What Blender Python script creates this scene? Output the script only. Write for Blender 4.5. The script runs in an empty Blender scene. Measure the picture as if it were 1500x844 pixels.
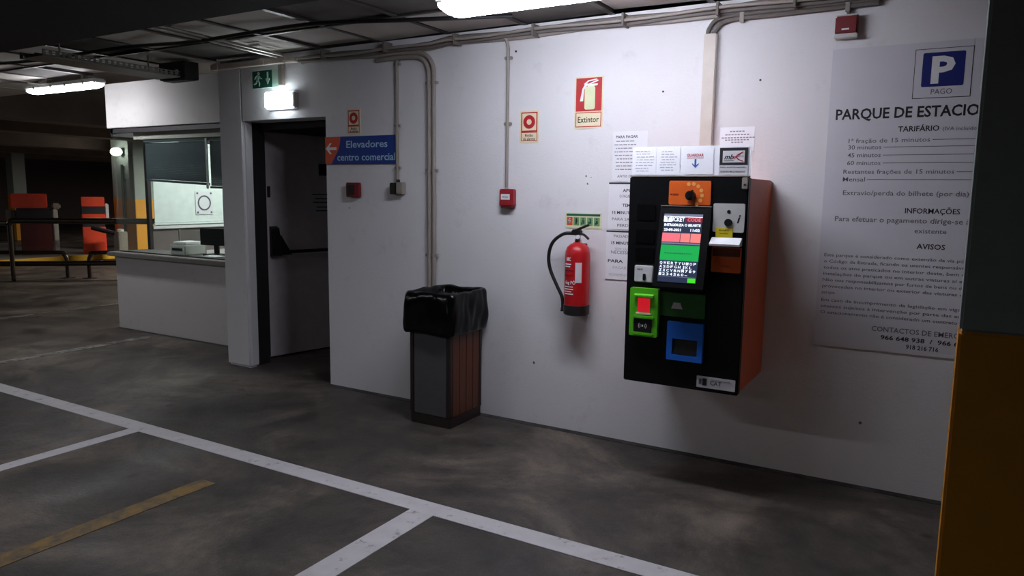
import bpy, bmesh, math, random
from mathutils import Matrix, Vector, noise
random.seed(7)
C = bpy.context.scene.collection
S = bpy.context.scene
PI = math.pi

# ---------------------------------------------------------------- camera, world, exposure
cam_data = bpy.data.cameras.new('camera'); cam = bpy.data.objects.new('camera', cam_data); C.objects.link(cam)
cam_data.sensor_width = 36; cam_data.lens = 1073/1500*36; cam_data.clip_start = .05; cam_data.clip_end = 200
cam.matrix_world = (Matrix.Translation((0, 0, 1.55)) @ Matrix.Rotation(math.radians(30.3), 4, 'Z')
                    @ Matrix.Rotation(math.radians(90-7.4), 4, 'X') @ Matrix.Rotation(math.radians(.76), 4, 'Z'))
S.camera = cam
S.view_settings.view_transform = 'Standard'; S.view_settings.look = 'None'
S.view_settings.gamma = 1; S.view_settings.exposure = .35; S.view_settings.use_curve_mapping = False
w = bpy.data.worlds.new('world'); S.world = w; w.use_nodes = True
w.node_tree.nodes['Background'].inputs[0].default_value = (.55, .6, .7, 1)
w.node_tree.nodes['Background'].inputs[1].default_value = .012
LAMP_MAIN = 36.0      # tube lamp by the ticket machine
LAMP_FAR = 30.0       # tube lamp beyond the booth
LAMP_EXIT = 8.0       # emergency lamp over the door
def area(name, loc, size, power, rot=(0, 0, 0), col=(1, .95, .9)):
    d = bpy.data.lights.new(name, 'AREA'); d.shape = 'RECTANGLE'; d.size, d.size_y = size
    d.energy = power; d.color = col
    o = bpy.data.objects.new(name, d); o.location = loc; o.rotation_euler = rot; C.objects.link(o); return o
# other tube lamps of the garage, out of frame: behind the camera; past the booth, unseen lane lights, partly added fill
area('tube_light_behind', (-4.6, .2, 2.45), (1.3, .15), 24, col=(.92, .93, 1))
area('tube_light_behind', (-8.2, .0, 2.45), (1.3, .15), 18, col=(.96, .95, 1))
area('tube_light_behind', (-2.0, -3.4, 2.45), (1.3, .15), 8, col=(.95, .95, 1))
area('tube_light_right', (3.4, 3.2, 2.45), (1.3, .15), 14, col=(1, .93, .88))
area('unseen_lane_light', (-11.6, 10.6, 2.4), (.2, 1.3), 250, col=(1, .93, .82))
area('unseen_lane_light', (-19, 2, 2.4), (.2, 1.3), 110, col=(.95, .92, .9))  # fill added for the far-left floor and beams, out of frame
area('unseen_lane_light', (-18.5, 17.5, 2.38), (1.3, .2), 260, col=(1, .9, .84))  # fill added to lift the far wall, placed hidden from view
area('booth_light', (-6.5, 6.0, 2.45), (.6, .6), 42, (0, math.radians(25), 0), (.93, 1, .97))

# ---------------------------------------------------------------- materials
def lin(c):
    return tuple(((x/255)/12.92 if x/255 <= .04045 else ((x/255+.055)/1.055)**2.4) for x in c)
def mat(name, rgb, rough=.6, metal=0, var=.06, scale=12, bump=0, bscale=60, coat=0, spec=.5):
    m = bpy.data.materials.new(name); m.use_nodes = True; nt = m.node_tree; N = nt.nodes; L = nt.links
    b = N['Principled BSDF']; b.inputs['Roughness'].default_value = rough; b.inputs['Metallic'].default_value = metal
    b.inputs['Specular IOR Level'].default_value = spec; b.inputs['Coat Weight'].default_value = coat
    tc = N.new('ShaderNodeTexCoord'); n = N.new('ShaderNodeTexNoise'); n.inputs['Scale'].default_value = scale; n.inputs['Detail'].default_value = 4
    L.new(tc.outputs['Object'], n.inputs['Vector'])
    r = N.new('ShaderNodeValToRGB'); c = lin(rgb)
    r.color_ramp.elements[0].position = .3; r.color_ramp.elements[1].position = .7
    r.color_ramp.elements[0].color = tuple(x*(1-var) for x in c)+(1,)
    r.color_ramp.elements[1].color = tuple(min(1, x*(1+var)) for x in c)+(1,)
    L.new(n.outputs['Fac'], r.inputs['Fac']); L.new(r.outputs['Color'], b.inputs['Base Color'])
    if bump:
        n2 = N.new('ShaderNodeTexNoise'); n2.inputs['Scale'].default_value = bscale; n2.inputs['Detail'].default_value = 6
        L.new(tc.outputs['Object'], n2.inputs['Vector'])
        bp = N.new('ShaderNodeBump'); bp.inputs['Strength'].default_value = bump; bp.inputs['Distance'].default_value = .01
        L.new(n2.outputs['Fac'], bp.inputs['Height']); L.new(bp.outputs['Normal'], b.inputs['Normal'])
    return m
def emit(name, rgb, strength, base=None):
    m = bpy.data.materials.new(name); m.use_nodes = True; b = m.node_tree.nodes['Principled BSDF']
    c = lin(rgb)+(1,)
    b.inputs['Base Color'].default_value = (lin(base)+(1,)) if base else c
    b.inputs['Emission Color'].default_value = c; b.inputs['Emission Strength'].default_value = strength
    b.inputs['Roughness'].default_value = .5
    return m
def glass(name, tint=(.93, .96, .95)):
    m = bpy.data.materials.new(name); m.use_nodes = True; nt = m.node_tree; N = nt.nodes; L = nt.links
    for x in list(N): N.remove(x)
    o = N.new('ShaderNodeOutputMaterial'); t = N.new('ShaderNodeBsdfTransparent'); t.inputs[0].default_value = tint+(1,)
    g = N.new('ShaderNodeBsdfGlossy'); g.inputs['Roughness'].default_value = .02
    f = N.new('ShaderNodeLayerWeight'); f.inputs['Blend'].default_value = .5
    pw = N.new('ShaderNodeMath'); pw.operation = 'POWER'; pw.inputs[1].default_value = 4; L.new(f.outputs['Facing'], pw.inputs[0])
    ad = N.new('ShaderNodeMath'); ad.operation = 'MULTIPLY_ADD'; ad.inputs[1].default_value = .7; ad.inputs[2].default_value = .04; L.new(pw.outputs[0], ad.inputs[0])
    mx = N.new('ShaderNodeMixShader')
    L.new(ad.outputs[0], mx.inputs[0]); L.new(t.outputs[0], mx.inputs[1]); L.new(g.outputs[0], mx.inputs[2]); L.new(mx.outputs[0], o.inputs[0])
    return m
def floor_mat():
    m = mat('garage_floor', (84, 80, 77), .62, bump=.25, bscale=45); nt = m.node_tree; N = nt.nodes; L = nt.links
    b = N['Principled BSDF']; tc = [x for x in N if x.type == 'TEX_COORD'][0]
    def noise(s, d, r=.55, dist=0):
        n = N.new('ShaderNodeTexNoise'); n.inputs['Scale'].default_value = s; n.inputs['Detail'].default_value = d
        n.inputs['Roughness'].default_value = r; n.inputs['Distortion'].default_value = dist
        L.new(tc.outputs['Object'], n.inputs['Vector']); return n
    def ramp(src, stops):
        r = N.new('ShaderNodeValToRGB')
        while len(r.color_ramp.elements) < len(stops): r.color_ramp.elements.new(.5)
        for e, (p, c) in zip(r.color_ramp.elements, stops): e.position = p; e.color = c if len(c) == 4 else tuple(c)+(1,)
        L.new(src, r.inputs['Fac']); return r
    def mix(a, bb, fac=1, typ='MULTIPLY'):
        x = N.new('ShaderNodeMix'); x.data_type = 'RGBA'; x.blend_type = typ
        if isinstance(fac, (int, float)): x.inputs[0].default_value = fac
        else: L.new(fac, x.inputs[0])
        L.new(a, x.inputs[6]); L.new(bb, x.inputs[7]); return x.outputs[2]
    big = ramp(noise(.9, 8, .66, .9).outputs['Fac'], [(.28, lin((44, 40, 38))), (.5, lin((74, 67, 62))), (.72, lin((124, 113, 102)))])
    mid = ramp(noise(4, 8, .7, .3).outputs['Fac'], [(.3, (.5, .49, .48)), (.52, (1, 1, 1)), (.72, (1.35, 1.32, 1.26))])
    c = mix(big.outputs[0], mid.outputs[0])
    fine = ramp(noise(120, 2).outputs['Fac'], [(.35, (.8, .8, .8)), (.65, (1.12, 1.12, 1.12))])
    c = mix(c, fine.outputs[0])
    v = N.new('ShaderNodeTexVoronoi'); v.inputs['Scale'].default_value = 4.2; v.inputs['Randomness'].default_value = 1
    nd = noise(9, 3); add = N.new('ShaderNodeMixRGB'); add.inputs[0].default_value = .06
    L.new(tc.outputs['Object'], add.inputs[1]); L.new(nd.outputs['Color'], add.inputs[2]); L.new(add.outputs[0], v.inputs['Vector'])
    spots = ramp(v.outputs['Distance'], [(.07, (.36, .35, .34)), (.17, (1, 1, 1))])
    msk = ramp(noise(1.3, 3).outputs['Fac'], [(.42, (0, 0, 0)), (.55, (1, 1, 1))])
    c = mix(c, spots.outputs[0], msk.outputs[0])
    L.new(c, b.inputs['Base Color'])
    rr = ramp(noise(2, 5).outputs['Fac'], [(.35, (.45, .45, .45)), (.65, (.75, .75, .75))])
    L.new(rr.outputs[0], b.inputs['Roughness'])
    return m
def paint_mat(name, rgb, thr=(.25, .42), wscale=14):
    """road paint worn through to the floor colour in flakes"""
    m = mat(name, rgb, .6); nt = m.node_tree; N = nt.nodes; L = nt.links; b = N['Principled BSDF']
    tc = [x for x in N if x.type == 'TEX_COORD'][0]; src = b.inputs['Base Color'].links[0].from_socket
    n = N.new('ShaderNodeTexNoise'); n.inputs['Scale'].default_value = wscale; n.inputs['Detail'].default_value = 8; n.inputs['Roughness'].default_value = .7
    L.new(tc.outputs['Object'], n.inputs['Vector'])
    r = N.new('ShaderNodeValToRGB'); r.color_ramp.elements[0].position, r.color_ramp.elements[1].position = thr
    L.new(n.outputs['Fac'], r.inputs[0])
    x = N.new('ShaderNodeMix'); x.data_type = 'RGBA'; L.new(r.outputs[0], x.inputs[0])
    x.inputs[6].default_value = lin((72, 67, 64))+(1,); L.new(src, x.inputs[7]); L.new(x.outputs[2], b.inputs['Base Color'])
    return m
def wall_mat(name, rgb):
    m = mat(name, rgb, .75, var=.02, scale=1.5, bump=.12, bscale=90); nt = m.node_tree; N = nt.nodes; L = nt.links; b = N['Principled BSDF']
    tc = [x for x in N if x.type == 'TEX_COORD'][0]; src = b.inputs['Base Color'].links[0].from_socket
    n = N.new('ShaderNodeTexNoise'); n.inputs['Scale'].default_value = 5; n.inputs['Detail'].default_value = 8; n.inputs['Roughness'].default_value = .7
    L.new(tc.outputs['Object'], n.inputs['Vector'])
    r = N.new('ShaderNodeValToRGB'); r.color_ramp.elements[0].position = .25; r.color_ramp.elements[0].color = (.86, .85, .84, 1)
    r.color_ramp.elements[1].position = .42; r.color_ramp.elements[1].color = (1, 1, 1, 1); L.new(n.outputs['Fac'], r.inputs[0])
    x = N.new('ShaderNodeMix'); x.data_type = 'RGBA'; x.blend_type = 'MULTIPLY'; x.inputs[0].default_value = 1
    L.new(src, x.inputs[6]); L.new(r.outputs[0], x.inputs[7]); L.new(x.outputs[2], b.inputs['Base Color'])
    return m
def wood_mat():
    m = mat('bin_wood', (112, 58, 34), .5); nt = m.node_tree; N = nt.nodes; L = nt.links; b = N['Principled BSDF']
    tc = [x for x in N if x.type == 'TEX_COORD'][0]
    mp = N.new('ShaderNodeMapping'); mp.inputs['Scale'].default_value = (30, 30, 1.5); L.new(tc.outputs['Object'], mp.inputs[0])
    n = N.new('ShaderNodeTexNoise'); n.inputs['Scale'].default_value = 2; n.inputs['Detail'].default_value = 6; L.new(mp.outputs[0], n.inputs['Vector'])
    r = N.new('ShaderNodeValToRGB'); r.color_ramp.elements[0].color = lin((62, 28, 13))+(1,); r.color_ramp.elements[1].color = lin((106, 55, 27))+(1,)
    L.new(n.outputs['Fac'], r.inputs[0]); L.new(r.outputs[0], b.inputs['Base Color']); return m

M = dict(
    wall=wall_mat('white_wall_paint', (222, 220, 222)), booth=wall_mat('booth_paint', (205, 202, 200)),
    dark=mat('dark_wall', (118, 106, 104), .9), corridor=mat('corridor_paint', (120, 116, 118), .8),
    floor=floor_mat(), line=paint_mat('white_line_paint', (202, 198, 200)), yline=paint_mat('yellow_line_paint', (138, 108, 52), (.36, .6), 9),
    gapshade=paint_mat('shade_strip', (30, 27, 26), (.38, .55), 7), worn=paint_mat('faded_line_paint', (150, 146, 140), (.42, .62), 9),
    tiledark=mat('dark_ceiling_tile', (92, 88, 84), .9, var=.25, scale=4), tile=mat('ceiling_tile', (196, 190, 182), .85, var=.12, scale=3, bump=.1), tbar=mat('grid_bar_metal', (88, 84, 80), .45, .6),
    slab=mat('dark_slab', (104, 94, 88), .9, var=.2, scale=2), beam=mat('beam_paint', (24, 22, 24), .8),
    galv=mat('galvanised_steel', (165, 162, 155), .4, .8, bump=.05), traymetal=mat('tray_metal', (120, 118, 112), .5, .5, bump=.05), trunk=mat('trunking_plastic', (200, 190, 180), .5),
    pvc=mat('grey_conduit', (148, 140, 132), .5), cable=mat('grey_cable', (110, 103, 98), .6), blackp=mat('black_plastic', (20, 20, 22), .4),
    body=mat('machine_black', (8, 9, 12), .45, spec=.25), side=mat('machine_side', (196, 88, 52), .5, var=.05), orange=mat('orange_plate', (226, 100, 30), .45),
    green=mat('green_module', (96, 200, 36), .4), dgreen=mat('dark_green_plate', (36, 96, 34), .45), blue=mat('blue_module', (34, 112, 222), .4),
    grey=mat('light_grey_plate', (196, 196, 192), .45), white=mat('white_plastic', (228, 228, 228), .45), paper=mat('paper', (228, 228, 232), .7, var=.015),
    paperw=mat('fresh_paper', (240, 240, 246), .7, var=.01), paperg=mat('greyed_paper', (206, 204, 208), .7, var=.02),
    ink=mat('black_ink', (22, 22, 26), .6), midink=mat('mid_ink', (140, 140, 148), .7), greyink=mat('grey_ink', (98, 98, 104), .7), paleink=mat('pale_ink', (176, 176, 184), .7), redink=mat('red_ink', (178, 44, 52), .6),
    blueink=mat('blue_ink', (38, 96, 172), .6), chrome=mat('chrome', (200, 200, 205), .15, 1), yellow=mat('yellow_label', (212, 190, 30), .5),
    poster=mat('poster_sheet', (208, 206, 212), .32, var=.01), navy=mat('navy_print', (18, 34, 110), .5),
    red=mat('fire_red', (178, 24, 30), .35), redpl=mat('red_plastic', (112, 20, 28), .5), cream=mat('sign_cream', (226, 214, 180), .55), signred=mat('sign_red', (182, 32, 38), .5),
    photolum=mat('sign_glow_cream', (214, 218, 176), .55), sgreen=mat('sign_green', (24, 92, 66), .5), leafgreen=mat('pictogram_green', (120, 160, 110), .6),
    exitgreen=mat('exit_green', (22, 82, 62), .5), exitwhite=mat('exit_white', (176, 214, 196), .5), signblue=mat('direction_blue', (20, 56, 138), .45), signorange=mat('direction_orange', (214, 88, 52), .45),
    skyink=mat('pale_blue_letters', (170, 205, 232), .5), door=mat('door_paint', (214, 204, 206), .5), frame=mat('door_frame_dark', (52, 48, 50), .5, .3),
    wood=wood_mat(), binmetal=mat('bin_front_metal', (88, 85, 88), .5, .3, bump=.05), darkwood=mat('bin_dark_frame', (38, 26, 24), .5), bag=mat('black_bag', (6, 7, 8), .2, spec=.22),
    pillgrey=mat('pillar_grey', (150, 158, 156), .8, var=.05, bump=.08), pillyel=mat('pillar_yellow', (208, 142, 22), .65, var=.05, bump=.05),
    concrete=mat('counter_stone', (116, 112, 108), .5, var=.12, scale=40), blind=mat('dark_blind', (66, 76, 80), .7), litblind=mat('white_blind', (232, 240, 236), .6),
    term=mat('terminal_red', (240, 82, 52), .45), termdark=mat('terminal_dark', (44, 42, 48), .5), rail=mat('rail_steel', (78, 70, 62), .35, .7), kerbyel=mat('kerb_yellow', (214, 168, 46), .7),
    kerb=mat('kerb_concrete', (126, 120, 114), .85), glass=glass('booth_glass'), rubber=mat('black_rubber', (18, 18, 20), .55),
    callred=mat('call_point_red', (150, 26, 38), .45), slot=mat('slot_black', (3, 3, 4), .6, spec=.1),
    lamp=emit('tube_diffuser', (236, 240, 255), LAMP_MAIN), lampfar=emit('far_tube_diffuser', (248, 249, 255), LAMP_FAR), exitlamp=emit('emergency_diffuser', (240, 250, 255), LAMP_EXIT),
    scrwhite=emit('screen_white', (225, 232, 240), .75), scrnavy=emit('screen_navy', (38, 48, 78), .75, (5, 5, 8)), scrpink=emit('screen_pink', (255, 122, 136), .75, (20, 5, 5)), scrpink2=emit('screen_coral', (255, 140, 138), .75, (20, 5, 5)),
    scrgreen=emit('screen_green', (18, 178, 82), .75, (5, 20, 5)), scrlime=emit('screen_lime', (70, 235, 40), .75, (5, 20, 5)), scrwine=emit('screen_wine', (120, 24, 52), .75, (5, 5, 5)), scrgrey=emit('screen_grey', (120, 126, 150), .75, (5, 5, 5)),
    redlit=emit('lit_red_window', (220, 30, 44), .55, (60, 5, 5)), globe=emit('globe_lamp', (255, 250, 235), 14), spot=emit('spot_lamp', (255, 250, 235), 6), redled=emit('red_led', (255, 60, 70), 1),
)

# ---------------------------------------------------------------- helpers
def new_obj(name, me): o = bpy.data.objects.new(name, me); C.objects.link(o); return o
class Thing:
    """an Empty at the base of a thing; parts are authored in world coordinates unless local=True"""
    def __init__(self, name, label, cat, loc, rotz=0, group=None):
        o = bpy.data.objects.new(name, None); C.objects.link(o); o.empty_display_size = .05
        self.mx = Matrix.Translation(loc) @ Matrix.Rotation(rotz, 4, 'Z'); o.location = loc; o.rotation_euler = (0, 0, rotz)
        o['label'] = label; o['category'] = cat
        if group: o['group'] = group
        self.o = o
    def part(self, name, bm, m, parent=None, local=False, smooth=False, label=None):
        if not local: bm.transform(self.mx.inverted())
        return link(name, bm, m, parent or self.o, smooth, label)
def link(name, bm, m, parent=None, smooth=False, label=None):
    bmesh.ops.recalc_face_normals(bm, faces=bm.faces)
    me = bpy.data.meshes.new(name); bm.to_mesh(me); bm.free()
    for x in (m if isinstance(m, (list, tuple)) else [m]): me.materials.append(M[x] if isinstance(x, str) else x)
    if smooth:
        me.shade_smooth()
        try: me.set_sharp_from_angle(angle=math.radians(38))
        except Exception: pass
    o = new_obj(name, me)
    if parent: o.parent = parent
    if label: o['label'] = label
    return o
def struct(name, bm, m, parent=None, smooth=False):
    o = link(name, bm, m, parent, smooth)
    if not parent: o['kind'] = 'structure'
    return o
def single(name, label, cat, bm, m, group=None, smooth=False):
    o = link(name, bm, m, None, smooth); o['label'] = label; o['category'] = cat
    if group: o['group'] = group
    return o
def box(bm, x0, x1, y0, y1, z0, z1, bev=0, seg=2):
    r = bmesh.ops.create_cube(bm, size=1)
    vs = r['verts']
    for v in vs:
        v.co = Vector(((x0+x1)/2+v.co.x*(x1-x0), (y0+y1)/2+v.co.y*(y1-y0), (z0+z1)/2+v.co.z*(z1-z0)))
    if bev:
        es = list({e for v in vs for e in v.link_edges})
        bmesh.ops.bevel(bm, geom=es, offset=bev, segments=seg, affect='EDGES', clamp_overlap=True)
    return bm
def B(*a, **k): return box(bmesh.new(), *a, **k)
def prism(bm, pts, axis, a, b):
    """polygon pts (2-D) extruded along axis from a to b; the 2-D axes are the other two in x,y,z order"""
    def P(p, t):
        return {'x': (t, p[0], p[1]), 'y': (p[0], t, p[1]), 'z': (p[0], p[1], t)}[axis]
    A = [bm.verts.new(P(p, a)) for p in pts]; Bv = [bm.verts.new(P(p, b)) for p in pts]
    bm.faces.new(A); bm.faces.new(Bv[::-1]); n = len(pts)
    for i in range(n): bm.faces.new((A[i], A[(i+1) % n], Bv[(i+1) % n], Bv[i]))
    return bm
def rrect(x0, x1, z0, z1, r, n=4):
    out = []
    for cx, cz, a0 in ((x1-r, z1-r, 0), (x0+r, z1-r, 90), (x0+r, z0+r, 180), (x1-r, z0+r, 270)):
        for i in range(n+1):
            a = math.radians(a0+90*i/n); out.append((cx+r*math.cos(a), cz+r*math.sin(a)))
    return out
def plate(x0, x1, z0, z1, r, ya, yb): return prism(bmesh.new(), rrect(x0, x1, z0, z1, r), 'y', ya, yb)
def disc(cx, cz, r, ya, yb, n=20, bm=None):
    return prism(bm or bmesh.new(), [(cx+r*math.cos(2*PI*i/n), cz+r*math.sin(2*PI*i/n)) for i in range(n)], 'y', ya, yb)
def ring(cx, cz, r0, r1, ya, yb, n=28, a0=0, a1=2*PI):
    bm = bmesh.new(); full = abs(a1-a0-2*PI) < 1e-6; k = n if full else n+1; rows = []
    for i in range(k):
        a = a0+(a1-a0)*i/n; c, s = math.cos(a), math.sin(a)
        rows.append([bm.verts.new((cx+r*c, y, cz+r*s)) for r, y in ((r0, ya), (r1, ya), (r1, yb), (r0, yb))])
    for i in range(n):
        p, q = rows[i], rows[(i+1) % k]
        for j in range(4): bm.faces.new((p[j], p[(j+1) % 4], q[(j+1) % 4], q[j]))
    if not full: bm.faces.new(rows[0]); bm.faces.new(rows[-1][::-1])
    return bm
def lathe(cx, cy, prof, n=32, bm=None):
    bm = bm or bmesh.new(); rows = []
    for r, z in prof:
        rows.append([bm.verts.new((cx+r*math.cos(2*PI*i/n), cy+r*math.sin(2*PI*i/n), z)) for i in range(n)])
    for a, b in zip(rows, rows[1:]):
        for i in range(n): bm.faces.new((a[i], a[(i+1) % n], b[(i+1) % n], b[i]))
    bm.faces.new(rows[0][::-1]); bm.faces.new(rows[-1]); return bm
def smoothpath(pts, k=6):
    P = [Vector(p) for p in pts]; out = []
    for i in range(len(P)-1):
        p0, p1, p2, p3 = P[max(i-1, 0)], P[i], P[i+1], P[min(i+2, len(P)-1)]
        for j in range(k):
            t = j/k; out.append(.5*((2*p1)+(p2-p0)*t+(2*p0-5*p1+4*p2-p3)*t*t+(3*p1-p0-3*p2+p3)*t**3))
    out.append(P[-1]); return out
def tube(pts, r, n=8, bm=None, rs=None):
    bm = bm or bmesh.new(); P = [Vector(p) for p in pts]; rows = []; up = None
    for i, p in enumerate(P):
        t = (P[min(i+1, len(P)-1)]-P[max(i-1, 0)]).normalized()
        if up is None: up = t.orthogonal().normalized()
        up = (up-t*up.dot(t)).normalized(); s = t.cross(up); rr = rs[i] if rs else r
        rows.append([bm.verts.new(p+rr*(math.cos(2*PI*j/n)*up+math.sin(2*PI*j/n)*s)) for j in range(n)])
    for a, b in zip(rows, rows[1:]):
        for j in range(n): bm.faces.new((a[j], a[(j+1) % n], b[(j+1) % n], b[j]))
    bm.faces.new(rows[0][::-1]); bm.faces.new(rows[-1]); return bm
_tx = {}
def text_bm(body, x0, z, y, height, width=None, align='l', bold=0, shear=0, depth=.0006):
    """lettering facing -y; z is the baseline, height the cap height; fitted to width when given"""
    cu = bpy.data.curves.new('lettering', 'FONT'); cu.body = body; cu.size = 1; cu.resolution_u = 2
    cu.offset = bold; cu.shear = shear; cu.extrude = .001
    o = bpy.data.objects.new('lettering', cu); C.objects.link(o)
    dg = bpy.context.evaluated_depsgraph_get(); me = bpy.data.meshes.new_from_object(o.evaluated_get(dg))
    bpy.data.objects.remove(o); bpy.data.curves.remove(cu)
    bm = bmesh.new(); bm.from_mesh(me); bpy.data.meshes.remove(me)
    xs = [v.co.x for v in bm.verts]; a, b = min(xs), max(xs)
    sz = height/.7; sx = width/(b-a) if width else sz; wd = (b-a)*sx
    off = {'l': x0, 'c': x0-wd/2, 'r': x0-wd}[align]
    for v in bm.verts:
        x, yy, zz = v.co; v.co = Vector((off+(x-a)*sx, y-depth if zz > 0 else y+.0002, z+yy*sz))
    return bm
def arrow_pts(cx, cz, s, ang):
    p = [(-1, 0), (-.2, .75), (.1, .75), (-.4, .2), (1, .2), (1, -.2), (-.4, -.2), (.1, -.75), (-.2, -.75)]
    c, q = math.cos(ang), math.sin(ang); return [(cx+s*(a*c-b*q), cz+s*(a*q+b*c)) for a, b in p]

W = 4.24      # the white wall's plane
CZ = 2.62     # suspended ceiling

# ---------------------------------------------------------------- the setting
fl = struct('floor', B(-34, 8, -9, 32, -.15, 0), 'floor')
link('shade_strip', B(-4.16, 2, W-.055, W-.001, .0003, .002), 'gapshade', fl)  # dark strip painting the gap shadow along the wall base
link('shade_strip', B(-7.87, -5.41, 4.715, 4.759, .0003, .002), 'gapshade', fl)  # same painted shade at the foot of the booth
def line(name, x0, x1, y0, y1, m, lab):
    o = link(name, B(x0, x1, y0, y1, .0003, .003), m, fl); o['label'] = lab
line('painted_line', -14, 3, 2.715, 2.835, 'line', 'long white line along the bays')
line('painted_line', -4.445, -4.345, -6, 2.715, 'line', 'white bay line on the left')
line('painted_line', -2.15, -2.01, -6, 2.715, 'line', 'white bay line in the foreground')
line('painted_line', -3.33, -3.22, -6, 2.42, 'yline', 'faded yellow line between bay lines')
line('faded_line', -7.15, -7.04, 3.1, 4.6, 'worn', 'faint worn line before the booth')
line('faded_line', -9.55, -9.44, 3.2, 6.4, 'worn', 'faint worn line beyond the booth')

bm = bmesh.new()
box(bm, -4.16, 5, W, W+.2, 0, CZ)
box(bm, -5.10, -4.16, W, W+.2, 2.115, CZ)
wb_ = struct('wall_back', bm, 'wall')
for x, z, q in ((-1.95, 1.66, .008), (-1.938, 1.612, .007), (-1.915, 1.652, .004), (-3.93, 1.42, .006), (-2.3, .42, .01), (-.30, .35, .008)):
    link('paint_chip', prism(bmesh.new(), [(x+q*random.uniform(.6, 1.2)*math.cos(a), z+q*random.uniform(.6, 1.4)*math.sin(a)) for a in (0, 1.1, 2, 3.1, 4.2, 5.2)], 'y', W-.0012, W-.0002), 'greyink', wb_)
bm = bmesh.new(); box(bm, -5.41, -5.10, W, W+.11, 0, CZ, .022, 3)
struct('wall_left', bm, 'wall', smooth=True)
struct('wall_booth', B(-5.45, -5.36, W+.11, 7.3, 0, CZ), 'booth')
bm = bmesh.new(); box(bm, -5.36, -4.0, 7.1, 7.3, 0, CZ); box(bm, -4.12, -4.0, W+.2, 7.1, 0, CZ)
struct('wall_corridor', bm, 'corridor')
bm = bmesh.new(); box(bm, -34, 8, 31.8, 32, 0, 3.2); box(bm, -34.2, -34, -9, 32, 0, 3.2); box(bm, -34, 8, -9.2, -9, 0, 3.2); box(bm, 8, 8.2, -9, 32, 0, 3.2)
struct('wall_outer', bm, 'dark')
# door frame of dark steel, inside the opening
bm = bmesh.new()
box(bm, -5.30, -5.15, W+.14, W+.26, 0, 2.115, .004); box(bm, -5.30, -4.16, W+.205, W+.26, 2.06, 2.115)
struct('trim_1', bm, 'frame')

# dark ceiling slab, with the low dark beam and the suspended grid by the wall
ce = struct('ceiling', B(-34, 8, -9, 32, 2.86, 3.2), 'slab')
bm = bmesh.new(); box(bm, -30, 6, 1.3, 2.82, 2.50, 2.86); box(bm, -30, 6, 2.80, 2.90, 2.55, 2.59); 
struct('trim_2', bm, 'beam')
for i, (x, wd, zb) in enumerate(((-10.6, .5, 2.42), (-13.5, .45, 2.45), (-17, .6, 2.4), (-21, .6, 2.42), (-26, .6, 2.45))):
    struct('trim_%d' % (i+3), B(x-wd/2, x+wd/2, 4.6, 30, zb, 2.86), 'slab')
xs = [-8.4+.6*i for i in range(16)]; ys = [2.92, 3.68, 4.235]
ti = 0
for x in xs:
    for j in (0, 1):
        dz = random.choice((0, 0, .004, .012)); tl = random.uniform(-.006, .006)
        bm = B(x+.016, x+.584, ys[j]+.014, ys[j+1]-.014, CZ+.006+dz, CZ+.018+dz)
        for v in bm.verts: v.co.z += tl*(v.co.x-x-.3)/.3
        link('ceiling_tile', bm, 'tiledark' if random.random() < .3 else 'tile', ce)  # a random share of tiles gets a darker, blotchier tone
for x in xs+[xs[-1]+.6]:
    bm = B(x-.019, x+.019, 2.92, 4.235, CZ-.004, CZ); box(bm, x-.003, x+.003, 2.92, 4.235, CZ, CZ+.24); link('grid_bar', bm, 'tbar', ce)
bm = B(-8.4, 1.2, ys[1]-.014, ys[1]+.014, CZ-.007, CZ-.001); box(bm, -8.4, 1.2, ys[1]-.003, ys[1]+.003, CZ+.0, CZ+.03); link('grid_bar', bm, 'tbar', ce)
bm = B(-8.4, 1.2, 2.905, 2.93, CZ-.03, CZ+.02); link('grid_bar', bm, 'tbar', ce)
# tiles further left, beyond the booth front
for i in range(4):
    for j in range(3):
        link('ceiling_tile', B(-8.4-.6*i-.584, -8.4-.6*i-.016, 2.92+.6*j+.014, 2.92+.6*j+.586, CZ+.006, CZ+.018), 'tile', ce)

# ---------------------------------------------------------------- attendant's booth (structure with counter, glass and blinds)
YB = 4.76
bm = B(-7.87, -5.41, YB, YB+.14, 0, .80, .004); struct('wall_booth_front', bm, 'booth')
struct('wall_booth_upper', B(-7.90, -5.41, YB, YB+.16, 2.185, CZ+.03, .004), 'booth')
bm = B(-7.87, -7.77, YB+.14, 7.2, 0, .80); struct('wall_booth_side', bm, 'booth')
struct('wall_booth_rear', B(-7.87, -5.45, 7.1, 7.2, 0, CZ), 'booth')
struct('trim_8', B(-7.90, -7.80, YB+.16, 7.2, 2.2, CZ), 'booth')
struct('trim_9', B(-7.86, -5.45, YB+.16, 7.1, 2.5, 2.54), 'booth')   # booth ceiling panel
t = Thing('booth_counter', 'grey stone counter slab along the front of the attendant booth', 'counter', (-6.65, YB+.1, .80))
t.part('slab', B(-7.93, -5.42, YB-.05, YB+.42, .802, .850, .006), 'concrete')
t.part('edge_strip', B(-7.93, -5.42, YB-.062, YB-.051, .806, .846), 'concrete')
w1 = struct('window_1', B(-7.87, -5.42, YB+.02, YB+.07, 2.132, 2.183), 'frame')
link('valance', B(-7.55, -5.46, YB+.075, YB+.09, 2.062, 2.135), 'trunk', w1)
link('pane', B(-7.84, -5.42, YB+.042, YB+.048, .852, 2.131), 'glass', w1)
link('lower_rail', B(-7.84, -5.42, YB+.035, YB+.06, .851, .862), 'frame', w1)
bm = B(-7.865, -7.825, YB+.02, 7.1, 2.10, 2.2); w2 = struct('window_2', bm, 'frame')
link('pane', B(-7.849, -7.843, YB+.02, 5.14, .80, 2.10), 'glass', w2)
link('mullion', B(-7.87, -7.82, 5.15, 5.19, .80, 2.10), 'frame', w2)
link('sill', B(-7.87, -7.80, 5.19, 7.1, 1.085, 1.12), 'white', w2)
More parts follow.
